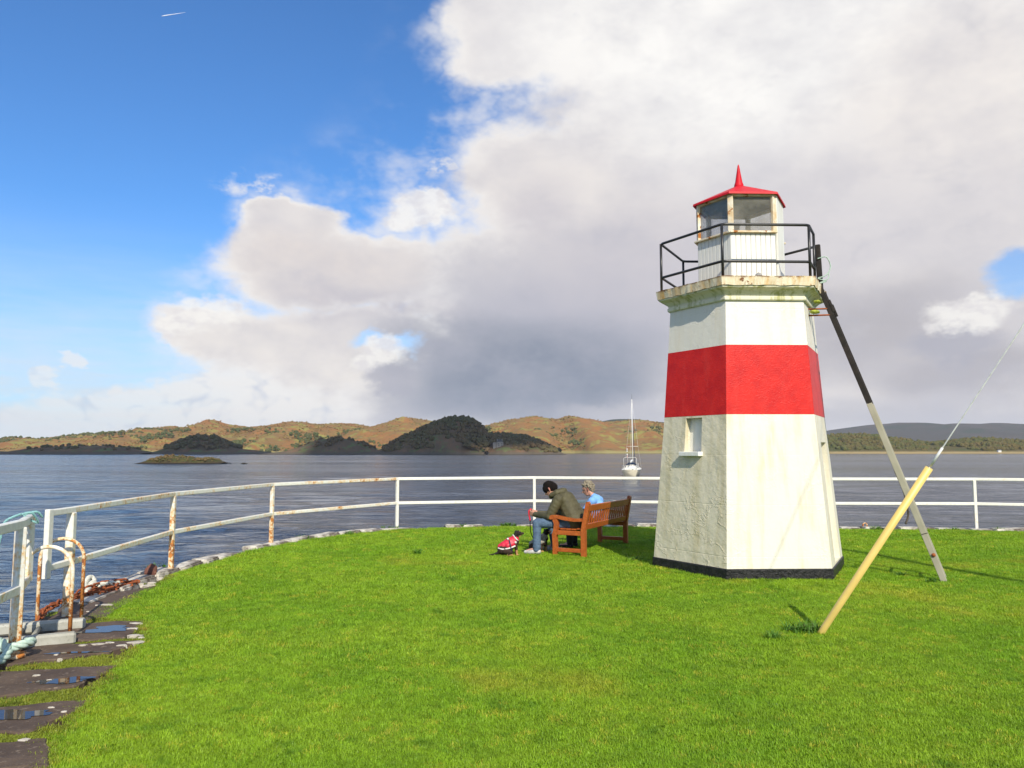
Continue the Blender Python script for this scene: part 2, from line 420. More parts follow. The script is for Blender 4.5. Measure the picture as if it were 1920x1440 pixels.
def wood():
    m, N = newmat('bench_wood')
    g = N.noise(N.mapping(N.P, (3, 3, 3)), 6, 5, 0.6, 0.8)
    fine = N.noise(N.P, 60, 4, 0.6)
    col = N.mix(N.smooth(g, 0.3, 0.7), (0.44, 0.112, 0.020), (0.30, 0.066, 0.012))
    col = N.mix(N.smooth(fine, 0.55, 0.75), col, (0.22, 0.05, 0.01))
    setb(N, Base_Color=col, Roughness=0.36); bump(N, fine, 0.12, 0.003)
wood()
def stone(name, c1, c2, c3, rough=0.7, wet=False, bs=0.6, bd=0.02, sc=3.0):
    m, N = newmat(name)
    a = N.noise(N.P, sc, 6, 0.65); b = N.noise(N.P, sc*6, 6, 0.68)
    col = N.mix(N.smooth(a, 0.35, 0.65), c1, c2); col = N.mix(N.smooth(b, 0.56, 0.68), col, c3)
    r = N.lin(a, 0.35, 0.65, 0.12, 0.5) if wet else rough
    setb(N, Base_Color=col, Roughness=r); bump(N, N.math('ADD', a, N.math('MULTIPLY', b, 0.5)), bs, bd)
stone('slab_wet', (0.075, 0.052, 0.038), (0.115, 0.080, 0.056), (0.19, 0.145, 0.105), wet=False, rough=0.75, bs=0.9, bd=0.02, sc=3.4)
for n_ in MATS['slab_wet'].node_tree.nodes:
    if n_.type == 'BSDF_PRINCIPLED': n_.inputs['Specular IOR Level'].default_value = 0.25
stone('quay_stone', (0.060, 0.044, 0.034), (0.088, 0.070, 0.045), (0.115, 0.095, 0.06), rough=0.85)
stone('edge_white', (0.68, 0.63, 0.53), (0.12, 0.09, 0.07), (0.16, 0.12, 0.09), rough=0.8, sc=5.0)
stone('pale_flake', (0.56, 0.51, 0.43), (0.44, 0.39, 0.31), (0.4, 0.34, 0.28), rough=0.7, sc=9.0)
stone('rust_block', (0.17, 0.065, 0.04), (0.12, 0.045, 0.03), (0.22, 0.10, 0.06), rough=0.85)
stone('beam_concrete', (0.42, 0.41, 0.35), (0.34, 0.33, 0.27), (0.25, 0.24, 0.2), rough=0.8, sc=8, bs=0.3, bd=0.006)
stone('grey_stone', (0.32, 0.31, 0.29), (0.25, 0.24, 0.22), (0.4, 0.38, 0.35))
def puddle():
    m, N = newmat('puddle_water')
    setb(N, Base_Color=(0.035, 0.026, 0.022), Roughness=0.015, IOR=1.33, Specular_IOR_Level=0.6)
    bump(N, N.noise(N.P, 16, 2, 0.5), 0.02, 0.004)
puddle()
def lawn_mat():
    m, N = newmat('lawn_soil')
    a = N.noise(N.P, 0.7, 4, 0.6); b = N.noise(N.P, 9, 6, 0.7); c = N.noise(N.P, 60, 4, 0.7)
    col = N.mix(N.smooth(a, 0.35, 0.65), (0.15, 0.25, 0.016), (0.21, 0.29, 0.02))
    col = N.mix(N.smooth(b, 0.5, 0.75), col, (0.10, 0.17, 0.012))
    setb(N, Base_Color=col, Roughness=0.9, Specular_IOR_Level=0.1); bump(N, N.math('ADD', b, c), 0.8, 0.03)
lawn_mat()
def blade_mat(name, c1, c2, c3, dry):
    m, N = newmat(name)
    P = N.n('NewGeometry', out=0)
    a = N.noise(P, 0.55, 4, 0.6); b = N.noise(P, 3.0, 4, 0.65)
    rnd = N.n('ObjectInfo', out=5)
    col = N.mix(N.smooth(a, 0.36, 0.62), c1, c2)
    col = N.mix(N.math('MULTIPLY', N.smooth(b, 0.56, 0.70), 0.65), col, c3)
    pt = N.noise(N.mapping(P, (1, 1.0, 1), (3.3, 1.7, 0)), 0.42, 3, 0.55)
    col = N.mix(N.math('MULTIPLY', N.smooth(pt, 0.58, 0.72), 0.45), col, dry)
    col = N.mix(N.math('MULTIPLY', N.smooth(N.noise(P, 9.0, 3, 0.6), 0.60, 0.72), 0.6), col, c3)
    col = N.mix(N.math('MULTIPLY', N.math('GREATER_THAN', rnd, 0.965), 0.7), col, dry)
    hs = N.n('HueSaturation', {'Hue': 0.5, 'Saturation': 1.0, 'Value': N.lin(rnd, 0, 1, 0.72, 1.28), 'Color': col})
    setb(N, Base_Color=hs, Roughness=0.45, Specular_IOR_Level=0.28)
    tr = N.n('BsdfTranslucent', {0: N.mix(1.0, hs, (1.0, 1.0, 0.5), 'MULTIPLY')})
    ms = N.n('MixShader', {0: 0.35, 1: N.b.outputs[0], 2: tr})
    N.t.links.new(ms, N.out.inputs[0])
blade_mat('grass_blade', (0.225, 0.40, 0.020), (0.30, 0.46, 0.026), (0.12, 0.26, 0.016), (0.50, 0.42, 0.05))
blade_mat('weed_blade', (0.09, 0.20, 0.025), (0.11, 0.24, 0.025), (0.07, 0.16, 0.02), (0.15, 0.24, 0.03))
blade_mat('moss_blade', (0.20, 0.27, 0.03), (0.28, 0.32, 0.035), (0.13, 0.14, 0.03), (0.33, 0.22, 0.04))
def water_mat():
    m, N = newmat('sea_water')
    P = N.n('NewGeometry', out=0)
    P2 = N.mapping(P, (0.42, 1.0, 1.0))
    w1 = N.noise(P2, 0.22, 4, 0.55, 0.4); w2 = N.noise(P2, 0.9, 5, 0.6, 0.5); w3 = N.noise(N.mapping(P, (0.6, 1, 1)), 3.5, 4, 0.6)
    gust = N.noise(N.mapping(P, (0.25, 1, 1)), 0.02, 4, 0.6)
    h = N.math('ADD', N.math('ADD', N.math('MULTIPLY', w1, 1.2), N.math('MULTIPLY', w2, 0.42)), N.math('MULTIPLY', w3, 0.09))
    setb(N, Base_Color=(0.018, 0.028, 0.046), Roughness=N.lin(gust, 0.35, 0.65, 0.06, 0.16), IOR=1.42)
    bump(N, N.math('MULTIPLY', h, N.lin(gust, 0.35, 0.65, 0.7, 1.25)), 1.0, 1.05)
water_mat()
simple('jacket_olive', (0.088, 0.078, 0.034), (0.058, 0.050, 0.022), 9, 0.7, bscale=22, bstr=0.5, bdist=0.02)
simple('denim', (0.090, 0.145, 0.215), (0.055, 0.090, 0.150), 12, 0.85, bscale=26, bstr=0.5, bdist=0.012, stretch=(1,1,1.6))
simple('trousers_dark', (0.015, 0.016, 0.02), None, 12, 0.85, bscale=26, bstr=0.4, bdist=0.01)
simple('knit_black', (0.007, 0.005, 0.0045), (0.012, 0.009, 0.008), 40, 0.95, bscale=90, bstr=0.6, spec=0.15)
simple('jumper_blue', (0.20, 0.42, 0.80), (0.16, 0.36, 0.72), 9, 0.85, bscale=24, bstr=0.4, bdist=0.012)
simple('hair_grey', (0.36, 0.31, 0.22), (0.09, 0.07, 0.045), 60, 0.75, bscale=70, bstr=0.9, bdist=0.012)
simple('shoe_white', (0.62, 0.60, 0.56), (0.3, 0.29, 0.28), 18, 0.7)
simple('dog_coat_red', (0.62, 0.02, 0.05), (0.50, 0.015, 0.04), 12, 0.5, bscale=30, bstr=0.4)
simple('dog_coat_grey', (0.34, 0.31, 0.26), (0.28, 0.26, 0.22), 20, 0.9, bscale=50)
simple('fleece_white', (0.74, 0.71, 0.65), None, 20, 0.9)
simple('harness_navy', (0.02, 0.02, 0.06), None, 20, 0.7)
simple('leash_black', (0.012, 0.012, 0.012), None, 20, 0.6)
simple('leash_red', (0.70, 0.02, 0.05), None, 20, 0.5)
simple('bag_black', (0.012, 0.012, 0.014), (0.02, 0.02, 0.024), 20, 0.6, bscale=30)
attrmat('skin', 0.5, 60, 0.15, 0.002, 0.12); attrmat('dog_fur', 0.85, 70, 0.5, 0.004, 0.3)
simple('boat_white', (0.80, 0.78, 0.72), (0.74, 0.72, 0.64), 2, 0.35)
simple('boat_cream', (0.66, 0.60, 0.44), (0.60, 0.54, 0.40), 2, 0.4)
simple('boat_blue', (0.05, 0.11, 0.26), None, 4, 0.7)
simple('boat_dark', (0.02, 0.025, 0.035), None, 4, 0.4)
simple('flag_red', (0.6, 0.04, 0.03), None, 4, 0.7)
def glass():
    m, N = newmat('lantern_glass')
    tr = N.n('BsdfTransparent', {0: (0.97, 0.975, 0.97, 1)}); gl = N.n('BsdfGlossy', {0: (0.9, 0.92, 0.95, 1), 'Roughness': 0.06})
    df = N.n('BsdfDiffuse', {0: (0.36, 0.34, 0.29, 1)})
    dirt = N.smooth(N.noise(N.P, 3, 5, 0.65), 0.35, 0.75, 0.10, 0.32)
    a = N.n('MixShader', {0: dirt, 1: tr, 2: df})
    fr = N.n('Fresnel', {0: 1.45})
    s = N.n('MixShader', {0: N.math('MULTIPLY', fr, 0.12), 1: a, 2: gl})
    N.t.links.new(s, N.out.inputs[0])
glass()
def hill_mat(name, cols, sc, sand=None, zs=(-1.8, 0.2)):
    m, N = newmat(name)
    P = N.n('NewGeometry', out=0)
    a = N.noise(P, sc, 6, 0.62); b = N.noise(P, sc*4.3, 6, 0.66); c = N.noise(P, sc*1.7, 5, 0.6, 0.6); d = N.noise(P, sc*14, 4, 0.7)
    col = N.mix(N.smooth(a, 0.40, 0.58), cols[0], cols[1])
    col = N.mix(N.smooth(c, 0.50, 0.62), col, cols[2])
    col = N.mix(N.smooth(b, 0.58, 0.66), col, cols[3])
    col = N.mix(N.smooth(d, 0.68, 0.74), col, cols[4])
    z = N.n('SeparateXYZ', {0: P}, out=2)
    if sand: col = N.mix(N.smooth(N.math('MULTIPLY_ADD', N.math('SUBTRACT', b, 0.5), 3.0, z), zs[1], zs[0]), col, sand)
    col = N.mix(N.smooth(z, -1.9, -2.2), col, (0.03, 0.026, 0.02))
    setb(N, Base_Color=col, Roughness=0.95, Specular_IOR_Level=0.1); bump(N, N.math('ADD', b, N.math('MULTIPLY', d, 0.6)), 0.8, 0.03/sc)
hill_mat('hill_bracken', ((0.270, 0.128, 0.044), (0.215, 0.130, 0.050), (0.255, 0.225, 0.060), (0.100, 0.098, 0.036), (0.40, 0.35, 0.27)), 0.017, (0.30, 0.25, 0.10), (1.0, 6.0))
hill_mat('headland_rough', ((0.19, 0.11, 0.06), (0.14, 0.095, 0.055), (0.13, 0.15, 0.055), (0.08, 0.065, 0.045), (0.36, 0.31, 0.25)), 0.03, (0.11, 0.09, 0.065), (-1.0, 3.0))
hill_mat('hill_far', ((0.085, 0.07, 0.055), (0.07, 0.062, 0.05), (0.05, 0.06, 0.04), (0.045, 0.045, 0.035), (0.12, 0.1, 0.08)), 0.0025)
hill_mat('hill_wooded', ((0.11, 0.085, 0.035), (0.09, 0.08, 0.03), (0.08, 0.085, 0.03), (0.06, 0.055, 0.025), (0.14, 0.11, 0.05)), 0.012, (0.36, 0.27, 0.13), (-1.0, 4.5))
hill_mat('islet_rock', ((0.075, 0.075, 0.03), (0.045, 0.04, 0.025), (0.06, 0.07, 0.025), (0.03, 0.026, 0.018), (0.11, 0.09, 0.07)), 0.35, (0.13, 0.075, 0.045), (-2.4, -1.7))
hill_mat('meadow', ((0.10, 0.20, 0.03), (0.12, 0.22, 0.03), (0.10, 0.19, 0.03), (0.08, 0.16, 0.025), (0.12, 0.2, 0.04)), 0.02)
def tree_mat(name, c1, c2):
    m, N = newmat(name); P = N.n('NewGeometry', out=0)
    nz = N.noise(P, 0.03, 4, 0.6); n2 = N.noise(P, 0.5, 4, 0.7)
    col = N.mix(N.smooth(nz, 0.35, 0.65), c1, c2); col = N.mix(N.smooth(n2, 0.5, 0.75), col, tuple(x*0.5 for x in c1))
    setb(N, Base_Color=col, Roughness=0.95, Specular_IOR_Level=0.1); bump(N, n2, 1.0, 1.0)
tree_mat('tree_dark', (0.105, 0.095, 0.040), (0.165, 0.105, 0.052)); tree_mat('scrub', (0.20, 0.155, 0.050), (0.24, 0.125, 0.045)); tree_mat('tree_olive', (0.085, 0.095, 0.03), (0.125, 0.095, 0.035)); tree_mat('tree_green', (0.075, 0.095, 0.034), (0.095, 0.092, 0.036))
stone('castle_stone', (0.30, 0.26, 0.22), (0.24, 0.21, 0.18), (0.08, 0.07, 0.06), sc=0.3)
simple('castle_window', (0.02, 0.02, 0.02), None, 1, 0.5); simple('house_white', (0.75, 0.74, 0.70), None, 1, 0.8); simple('house_roof', (0.08, 0.08, 0.085), None, 1, 0.8)
simple('cloud_white', (0.85, 0.85, 0.86), (0.8, 0.8, 0.82), 0.002, 1.0)
simple('contrail_white', (0.9, 0.9, 0.92), None, 0.01, 1.0)
M = MATS

# ================================================================== SETTING
WATER_Z = -2.5
V2 = lambda x, y: Vector((x, y, 0))
edge_ctrl = [(-2.2,-14),(-2.5,-8),(-2.9,-2),(-3.25,2),(-3.75,4.2),(-4.35,5.8),(-4.78,7.0),(-4.88,8.6),(-4.98,10.2),(-4.88,11.2),(-4.55,13.5),(-3.85,15.3),(-2.72,16.75),(-1.0,17.35),(0.5,17.5),(3.5,17.45),(6.6,17.05),(9.9,16.6),(13.5,15.8),(17.5,13.6),(21,9.5),(23,3),(23,-6),(21,-14)]
edge = [Vector((p.x, p.y, 0)) for p in catmull([V2(*p) for p in edge_ctrl], 6)]
def offset_poly(P, d):
    out = []
    for i, p in enumerate(P):
        a = P[max(i-1, 0)]; b = P[min(i+1, len(P)-1)]; t = (b - a).normalized(); out.append(p + Vector((t.y, -t.x, 0))*d)
    return out
def in_poly(x, y, P):
    x = np.asarray(x); y = np.asarray(y); c = np.zeros(x.shape, bool); n = len(P)
    for i in range(n):
        a = P[i]; b = P[(i+1) % n]
        if a.y == b.y: continue
        m = ((a.y > y) != (b.y > y)) & (x < (b.x - a.x)*(y - a.y)/(b.y - a.y) + a.x); c ^= m
    return c
# sea: one sheet out to the horizon
def sea():
    angs = np.concatenate([np.arange(-220, 38, 4), np.arange(38, 140, 0.24)]); angs = np.radians(angs); na = len(angs)
    rs = np.concatenate([np.geomspace(2, 6, 4)[:-1], np.geomspace(6, 420, 430), np.geomspace(420, 11000, 30)[1:]]); nr = len(rs)
    Rg, A = np.meshgrid(rs, angs, indexing='ij'); X = Rg*np.cos(A); Y = Rg*np.sin(A); x = X.ravel(); y = Y.ravel()
    z = np.zeros(x.size); near = (Rg.ravel() < 430); step = Rg.ravel()*0.0105
    gust = 0.55 + 0.9*fbm(np.stack([x*0.02, y*0.05, 0*x + 5.0], -1), 2)
    for wl, amp, sd in ((5.0, 0.17, 1.1), (2.1, 0.15, 7.7), (0.95, 0.07, 3.3), (0.5, 0.027, 9.1)):
        f = np.clip((wl/step - 2.2)/3.0, 0, 1)*near
        q = vnoise(np.stack([(x*0.42 + y*0.10)/wl*1.4, (y - 0.12*x)/wl*1.4, 0*x + sd], -1))
        q2 = vnoise(np.stack([(x*0.5 - y*0.22)/wl*1.7 + 31.7, (y + 0.22*x)/wl*1.7, 0*x + sd + 2], -1))
        crest = 1 - np.abs(q*2 - 1)
        z += f*amp*((q + q2 - 1)*0.9 + (crest - 0.5)*0.7)*gust
    V = np.stack([x, y, z + WATER_Z], -1)
    I = np.arange(nr*na).reshape(nr, na); q = np.stack([I[:-1, :-1], I[1:, :-1], I[1:, 1:], I[:-1, 1:]], -1).reshape(-1, 4)
    w_ = np.stack([I[:-1, -1], I[1:, -1], I[1:, 0], I[:-1, 0]], -1).reshape(-1, 4); Fq = np.concatenate([q, w_])
    me = bpy.data.meshes.new('water'); me.vertices.add(len(V)); me.vertices.foreach_set('co', V.ravel().astype(np.float32))
    me.loops.add(Fq.size); me.loops.foreach_set('vertex_index', Fq.ravel().astype(np.int32)); me.polygons.add(len(Fq)); me.polygons.foreach_set('loop_start', np.arange(0, Fq.size, 4, dtype=np.int32)); me.update(calc_edges=True)
    me.polygons.foreach_set('use_smooth', [True]*len(me.polygons)); me.validate()
    o = add('water', me, M['sea_water']); tag(o, kind='structure'); return o
sea()
# quay body
qb = MB(); n = len(edge)
top = [p.copy() for p in edge]; bot = [p + Vector((0, 0, -4.5)) for p in offset_poly(edge, -0.25)]
mid = [p + Vector((0, 0, -0.03)) for p in edge]
qb.put([Vector((p.x, p.y, -0.055)) for p in top] + bot, [list(range(n))[::-1]] + [[i, i+1, n+i+1, n+i] for i in range(n-1)] + [[n-1, 0, n, 2*n-1]])
quay = qb.build('quay', M['quay_stone']); tag(quay, kind='structure')
# edge stones, painted white once
def edge_stones():
    P = offset_poly(edge, 0.17); s = 0.0; acc = []
    for i in range(len(P) - 1): acc.append((P[i+1] - P[i]).length)
    tot = sum(acc)
    def at(s):
        for i, l in enumerate(acc):
            if s <= l: return P[i].lerp(P[i+1], s/l), (P[i+1] - P[i]).normalized()
            s -= l
        return P[-1], (P[-1] - P[-2]).normalized()
    s = 12.0
    while s < tot - 14:
        ln = random.uniform(0.38, 0.85); p, t = at(s + ln/2)
        hid = 5.2 < p.y < 8.3 and p.x < -3.5
        if not hid and random.random() < 0.9:
            w = random.uniform(0.24, 0.34); ang = math.atan2(t.y, t.x) + random.uniform(-0.04, 0.04)
            bm = bmesh.new(); bmesh.ops.create_cube(bm, size=1)
            for v in bm.verts:
                v.co = Vector((v.co.x*(ln - 0.03) + random.uniform(-.02, .02), v.co.y*w + random.uniform(-.02, .02), v.co.z*0.14 + random.uniform(-.012, .012)))
            bmesh.ops.bevel(bm, geom=list(bm.edges), offset=0.022, segments=2, affect='EDGES')
            me = bpy.data.meshes.new('edge_stone'); bm.to_mesh(me); bm.free()
            o = add('edge_stone', me, M['edge_white'], quay); o.location = (p.x, p.y, random.uniform(-0.035, -0.005)); o.rotation_euler = (random.uniform(-.03, .03), random.uniform(-.03, .03), ang)
        s += ln
edge_stones()
# wet slabs at the left, with grass between them
slab_px = [  # near-left, near-right, far-right, far-left corners in the photograph (on the ground)
    [(-60,1452),(92,1440),(88,1388),(-60,1400)],
    [(-90,1388),(60,1374),(168,1316),(-90,1332)],
    [(-60,1316),(140,1290),(222,1250),(0,1262)],
    [(-10,1252),(205,1226),(268,1203),(60,1214)],
    [(30,1212),(235,1198),(272,1166),(150,1170)],
    [(70,1178),(200,1158),(300,1098),(130,1128)]]
SLABS = []
for q in slab_px:
    P = [gp(*c) for c in q]; SLABS.append(P)
    ring = []
    for i in range(4):
        a = P[i]; b = P[(i+1) % 4]
        for k in range(6):
            t = k/6; p = a.lerp(b, t); j = 0.0 if k == 0 else 0.035
            ring.append(Vector((p.x + random.uniform(-j, j), p.y + random.uniform(-j, j), 0)))
    c = sum(ring, Vector())/len(ring); n = len(ring)
    V = [Vector((p.x, p.y, -0.06)) for p in ring] + [Vector((p.x, p.y, 0.006)) for p in ring] + [Vector(((p.x - c.x)*0.95 + c.x, (p.y - c.y)*0.95 + c.y, 0.016)) for p in ring]
    Fc = [[i, (i+1) % n, n + (i+1) % n, n + i] for i in range(n)] + [[n + i, n + (i+1) % n, 2*n + (i+1) % n, 2*n + i] for i in range(n)] + [[2*n + i for i in range(n)]]
    add('paving_slab', MB().put(V, Fc).me('paving_slab'), M['slab_wet'], quay)
def puddle_at(px, py, rx, ry, rot=0.0):
    c = gp(px, py); V = []; n = 40
    for k in range(n):
        a = 2*pi*k/n; r = 1 + 0.26*sin(2*a + px) + 0.2*sin(3*a + py) + 0.13*sin(7*a + px) + .09*sin(11*a + py)
        x = cos(a)*rx*r; y = sin(a)*ry*r; V.append((c.x + x*cos(rot) - y*sin(rot), c.y + x*sin(rot) + y*cos(rot), 0.0205))
    o = add('puddle', mesh('puddle', V, [list(range(n))]), M['puddle_water'], quay)
puddle_at(200, 1184, 0.21, 0.12, 0.1); puddle_at(118, 1281, 0.22, 0.06, 0.25); puddle_at(22, 1345, 0.22, 0.09, 0.1); puddle_at(140, 1228, 0.18, 0.03, 0.15)
def flake(px, py, ln, wd):
    c = gp(px, py); V = []; n = 12; rot = random.uniform(-0.2, 0.4)
    for z, sc in ((-0.01, 1.0), (0.019, 0.95), (0.0225, 0.7)):
        for k in range(n):
            a = 2*pi*k/n; r = (1 + random.uniform(-.35, .25))*sc; x = cos(a)*ln*r; y = sin(a)*wd*r
            V.append((c.x + x*cos(rot) - y*sin(rot), c.y + x*sin(rot) + y*cos(rot), z))
    Fc = [[r*n + k, r*n + (k+1) % n, (r+1)*n + (k+1) % n, (r+1)*n + k] for r in (0, 1) for k in range(n)] + [[2*n + k for k in range(n)]]
    add('pale_stone', mesh('pale_stone', V, Fc), M['pale_flake'], quay)
for f in [(255,1172,.06,.03),(248,1182,.05,.03),(252,1195,.07,.035),(265,1199,.03,.02),(255,1208,.075,.05),(228,1214,.045,.03),(182,1212,.06,.035),(155,1214,.045,.03),(205,1209,.04,.025),
          (105,1232,.02,.015),(112,1240,.02,.015),(68,1271,.03,.02),(45,1393,.03,.025),(200,1137,.09,.04),(158,1136,.03,.02),(182,1138,.02,.015),(165,1150,.02,.015),
          (278,1100,.09,.03),(265,1090,.06,.03),(292,1082,.05,.025),(285,1095,.06,.025),(262,1097,.05,.02),(230,1102,.1,.03),(300,1086,.04,.02),(92,1280,.02,.012),(120,1340,.02,.014),(95,1332,.02,.012)]: flake(*f)

# lawn sheet
inner = offset_poly(edge, 0.30)
lawn_left = [gp(*p) for p in [(95,1600),(92,1440),(92,1385),(168,1312),(222,1247),(272,1204),(275,1168),(175,1160),(215,1135),(292,1104),(330,1080)]]
i0 = min(range(len(inner)), key=lambda i: (inner[i] - lawn_left[-1]).length)
LAWN = [Vector((-1.2, -13, 0)), Vector((-1.5, 0, 0))] + lawn_left + [p for p in inner[i0 + 2:]] 
def lawn_z(x, y):
    r_ = np.hypot(x - 3.34, y - 11.12)
    return 0.045*np.exp(-((r_ - 1.2).clip(0)/0.45)**2) + 0.012*(fbm(np.stack([x*0.35, y*0.35, 0*x + 3.3], -1), 3) - 0.5)*2
def lawn():
    bm = bmesh.new(); vs = [bm.verts.new(p) for p in LAWN]; bm.faces.new(vs)
    bmesh.ops.triangulate(bm, faces=bm.faces)
    for k in range(7):
        es = [e for e in bm.edges if e.calc_length() > 0.7 and all(v.co.y > -2 for v in e.verts)]
        if es: bmesh.ops.subdivide_edges(bm, edges=es, cuts=1); bmesh.ops.triangulate(bm, faces=bm.faces)
    me = bpy.data.meshes.new('lawn'); 
    V = np.array([v.co for v in bm.verts]); z = lawn_z(V[:,0], V[:,1])
    for v, zz in zip(bm.verts, z): v.co.z = zz - (0.045 if v.is_boundary else 0.0)
    bmesh.ops.recalc_face_normals(bm, faces=bm.faces); bm.to_mesh(me); bm.free()
    me.polygons.foreach_set('use_smooth', [True]*len(me.polygons))
    o = add('lawn', me, M['lawn_soil']); tag(o, kind='structure')
lawn()

# ---- far land
def ridge(name, prof, D0, Dr, Db, m, base=WATER_Z - 0.5, amp=0.12, seed=0.0, nx=220, ny=44, power=0.75, wig=0.02, fade=True, kind='structure'):
    us = np.array([(p[0] - 960)/F for p in prof]); hs = np.array([EYE + (Y0 - p[1])/F*Dr for p in prof])
    u = np.linspace(us[0], us[-1], nx); h = np.interp(u, us, hs)
    k = np.exp(-np.linspace(-2, 2, 7)**2); k /= k.sum(); hp = np.pad(h, 3, 'edge'); h = np.convolve(hp, k, 'valid')
    t = np.linspace(0, 1, ny); tr = (Dr - D0)/(Db - D0)
    X = np.zeros((ny, nx)); Y = np.zeros((ny, nx)); Z = np.zeros((ny, nx))
    for j, tt in enumerate(t):
        d = D0 + (Db - D0)*tt; Y[j] = d; X[j] = u*Dr
        s = (tt/tr)**power if tt <= tr else 1 - ((tt - tr)/(1 - tr))**1.6*0.9
        s = s if tt > tr else s*s*(3 - 2*s)*0.5 + s*0.5
        Z[j] = base + (h - base)*s
    Y += (fbm(np.stack([X.ravel()*wig, 0*X.ravel() + seed, 0*X.ravel()], -1), 3).reshape(X.shape) - 0.5)*(Dr - D0)*0.6*(1 - np.clip(t/tr, 0, 1))[:, None]
    f = fbm(np.stack([X.ravel()*wig, Y.ravel()*wig, 0*X.ravel() + seed], -1), 5, 0.55).reshape(X.shape) - 0.5
    env = np.minimum(np.clip(t*4, 0, 1), 1)[:, None]
    Hm = np.maximum(h - base, 1)
    Z += f*amp*2*Hm*env*(0.35 + 0.65*np.abs(t - tr)[:, None]/max(tr, 1 - tr)*1.3).clip(0.35, 1)
    V = np.stack([X, Y, Z], -1).reshape(-1, 3)
    Fc = [[j*nx + i, j*nx + i + 1, (j+1)*nx + i + 1, (j+1)*nx + i] for j in range(ny-1) for i in range(nx-1)]
    o = add(name, mesh(name, V, Fc, True), m); tag(o, kind=kind)
    def hgt(x, y):
        uu = np.clip((x/Dr - u[0])/(u[-1] - u[0])*(nx-1), 0, nx-1.001); vv = np.clip((y - D0)/(Db - D0)*(ny-1), 0, ny-1.001)
        return Z[np.round(vv).astype(int), np.round(uu).astype(int)]
    return o, hgt
mountains, _ = ridge('mountains', [(1350,830),(1440,826),(1540,815),(1570,807),(1600,801),(1630,797),(1662,795),(1690,792),(1720,797),(1750,800),(1790,794),(1830,797),(1862,793),(1900,796),(1960,799),(2100,790),(2400,800)], 4200, 6200, 9000, M['hill_far'], amp=0.10, seed=4.1, wig=0.0012)
bracken, h_br = ridge('hills', [(-400,832),(-150,828),(0,825),(60,822),(110,824),(160,817),(205,813),(240,818),(292,802),(330,801),(352,807),(400,790),(428,796),(465,801),(500,800),(548,791),(600,798),(640,793),(690,800),(730,792),(765,783),(800,791),(860,797),(905,801),(940,791),(1000,783),(1040,786),(1072,780),(1100,786),(1130,792),(1180,790),(1240,794),(1300,800),(1380,812),(1450,826),(1540,838),(1600,848)], 1650, 2150, 2900, M['hill_bracken'], amp=0.40, seed=9.7, nx=640, ny=100, wig=0.016)
backhill, _ = ridge('back_hill', [(1080,806),(1120,792),(1150,786),(1190,785),(1225,790),(1280,793),(1360,806),(1450,825)], 2900, 3400, 4000, M['hill_far'], amp=0.06, seed=2.2, nx=80, ny=24, wig=0.003)
wooded, h_wd = ridge('wooded_hill', [(1380,846),(1450,834),(1540,822),(1585,819),(1620,819),(1660,824),(1700,831),(1760,835),(1830,826),(1870,828),(1930,832),(2050,824),(2300,828)], 1500, 1680, 2100, M['hill_wooded'], amp=0.08, seed=5.5, wig=0.006)
h1, g1 = ridge('low_headland', [(-200,846),(-60,843),(20,847),(60,840),(120,837),(160,836),(200,836),(240,840),(262,844),(285,849)], 1120, 1180, 1260, M['headland_rough'], amp=0.18, seed=1.3, nx=220, ny=40, wig=0.04)
h2, g2 = ridge('green_knoll', [(290,850),(312,842),(335,831),(360,821),(385,819),(405,822),(425,833),(445,841),(480,844),(515,850)], 1180, 1240, 1330, M['headland_rough'], amp=0.14, seed=3.9, nx=200, ny=40, wig=0.04)
h3, g3 = ridge('rocky_headland', [(500,850.5),(540,845),(570,836),(592,826),(615,823),(650,823),(680,830),(695,838),(715,846),(740,850.5)], 1060, 1120, 1200, M['headland_rough'], amp=0.16, seed=6.1, nx=200, ny=40, wig=0.04)
h4, g4 = ridge('castle_headland', [(690,850),(728,838),(745,827),(770,814),(800,799),(832,788),(862,783),(888,788),(905,801),(918,815),(950,817),(985,819),(1010,829),(1035,839),(1056,850)], 1050, 1130, 1260, M['headland_rough'], amp=0.26, seed=8.4, nx=260, ny=60, wig=0.035)
m1, gm = ridge('meadow_flat', [(560,848.8),(600,845.5),(660,843),(740,843),(800,846)], 1150, 1230, 1300, M['meadow'], amp=0.03, seed=7.7, nx=50, ny=16, wig=0.01)
m2, gm2 = ridge('hillside_pasture', [(1668,842),(1690,836),(1720,834),(1752,837),(1772,842)], 1540, 1620, 1660, M['meadow'], amp=0.03, seed=7.1, nx=40, ny=16, wig=0.01)
isl, gi = ridge('islet', [(268,867.6),(282,862),(300,857),(330,854.5),(352,856),(372,861),(392,858),(410,863),(422,867.5)], 262, 270, 280, M['islet_rock'], amp=0.5, seed=2.9, nx=200, ny=40, wig=0.35)
isl2, _ = ridge('low_rock', [(455,868.4),(460,867),(465,868.4)], 262, 264, 267, M['islet_rock'], amp=0.2, seed=1.9, nx=20, ny=10, wig=0.3)

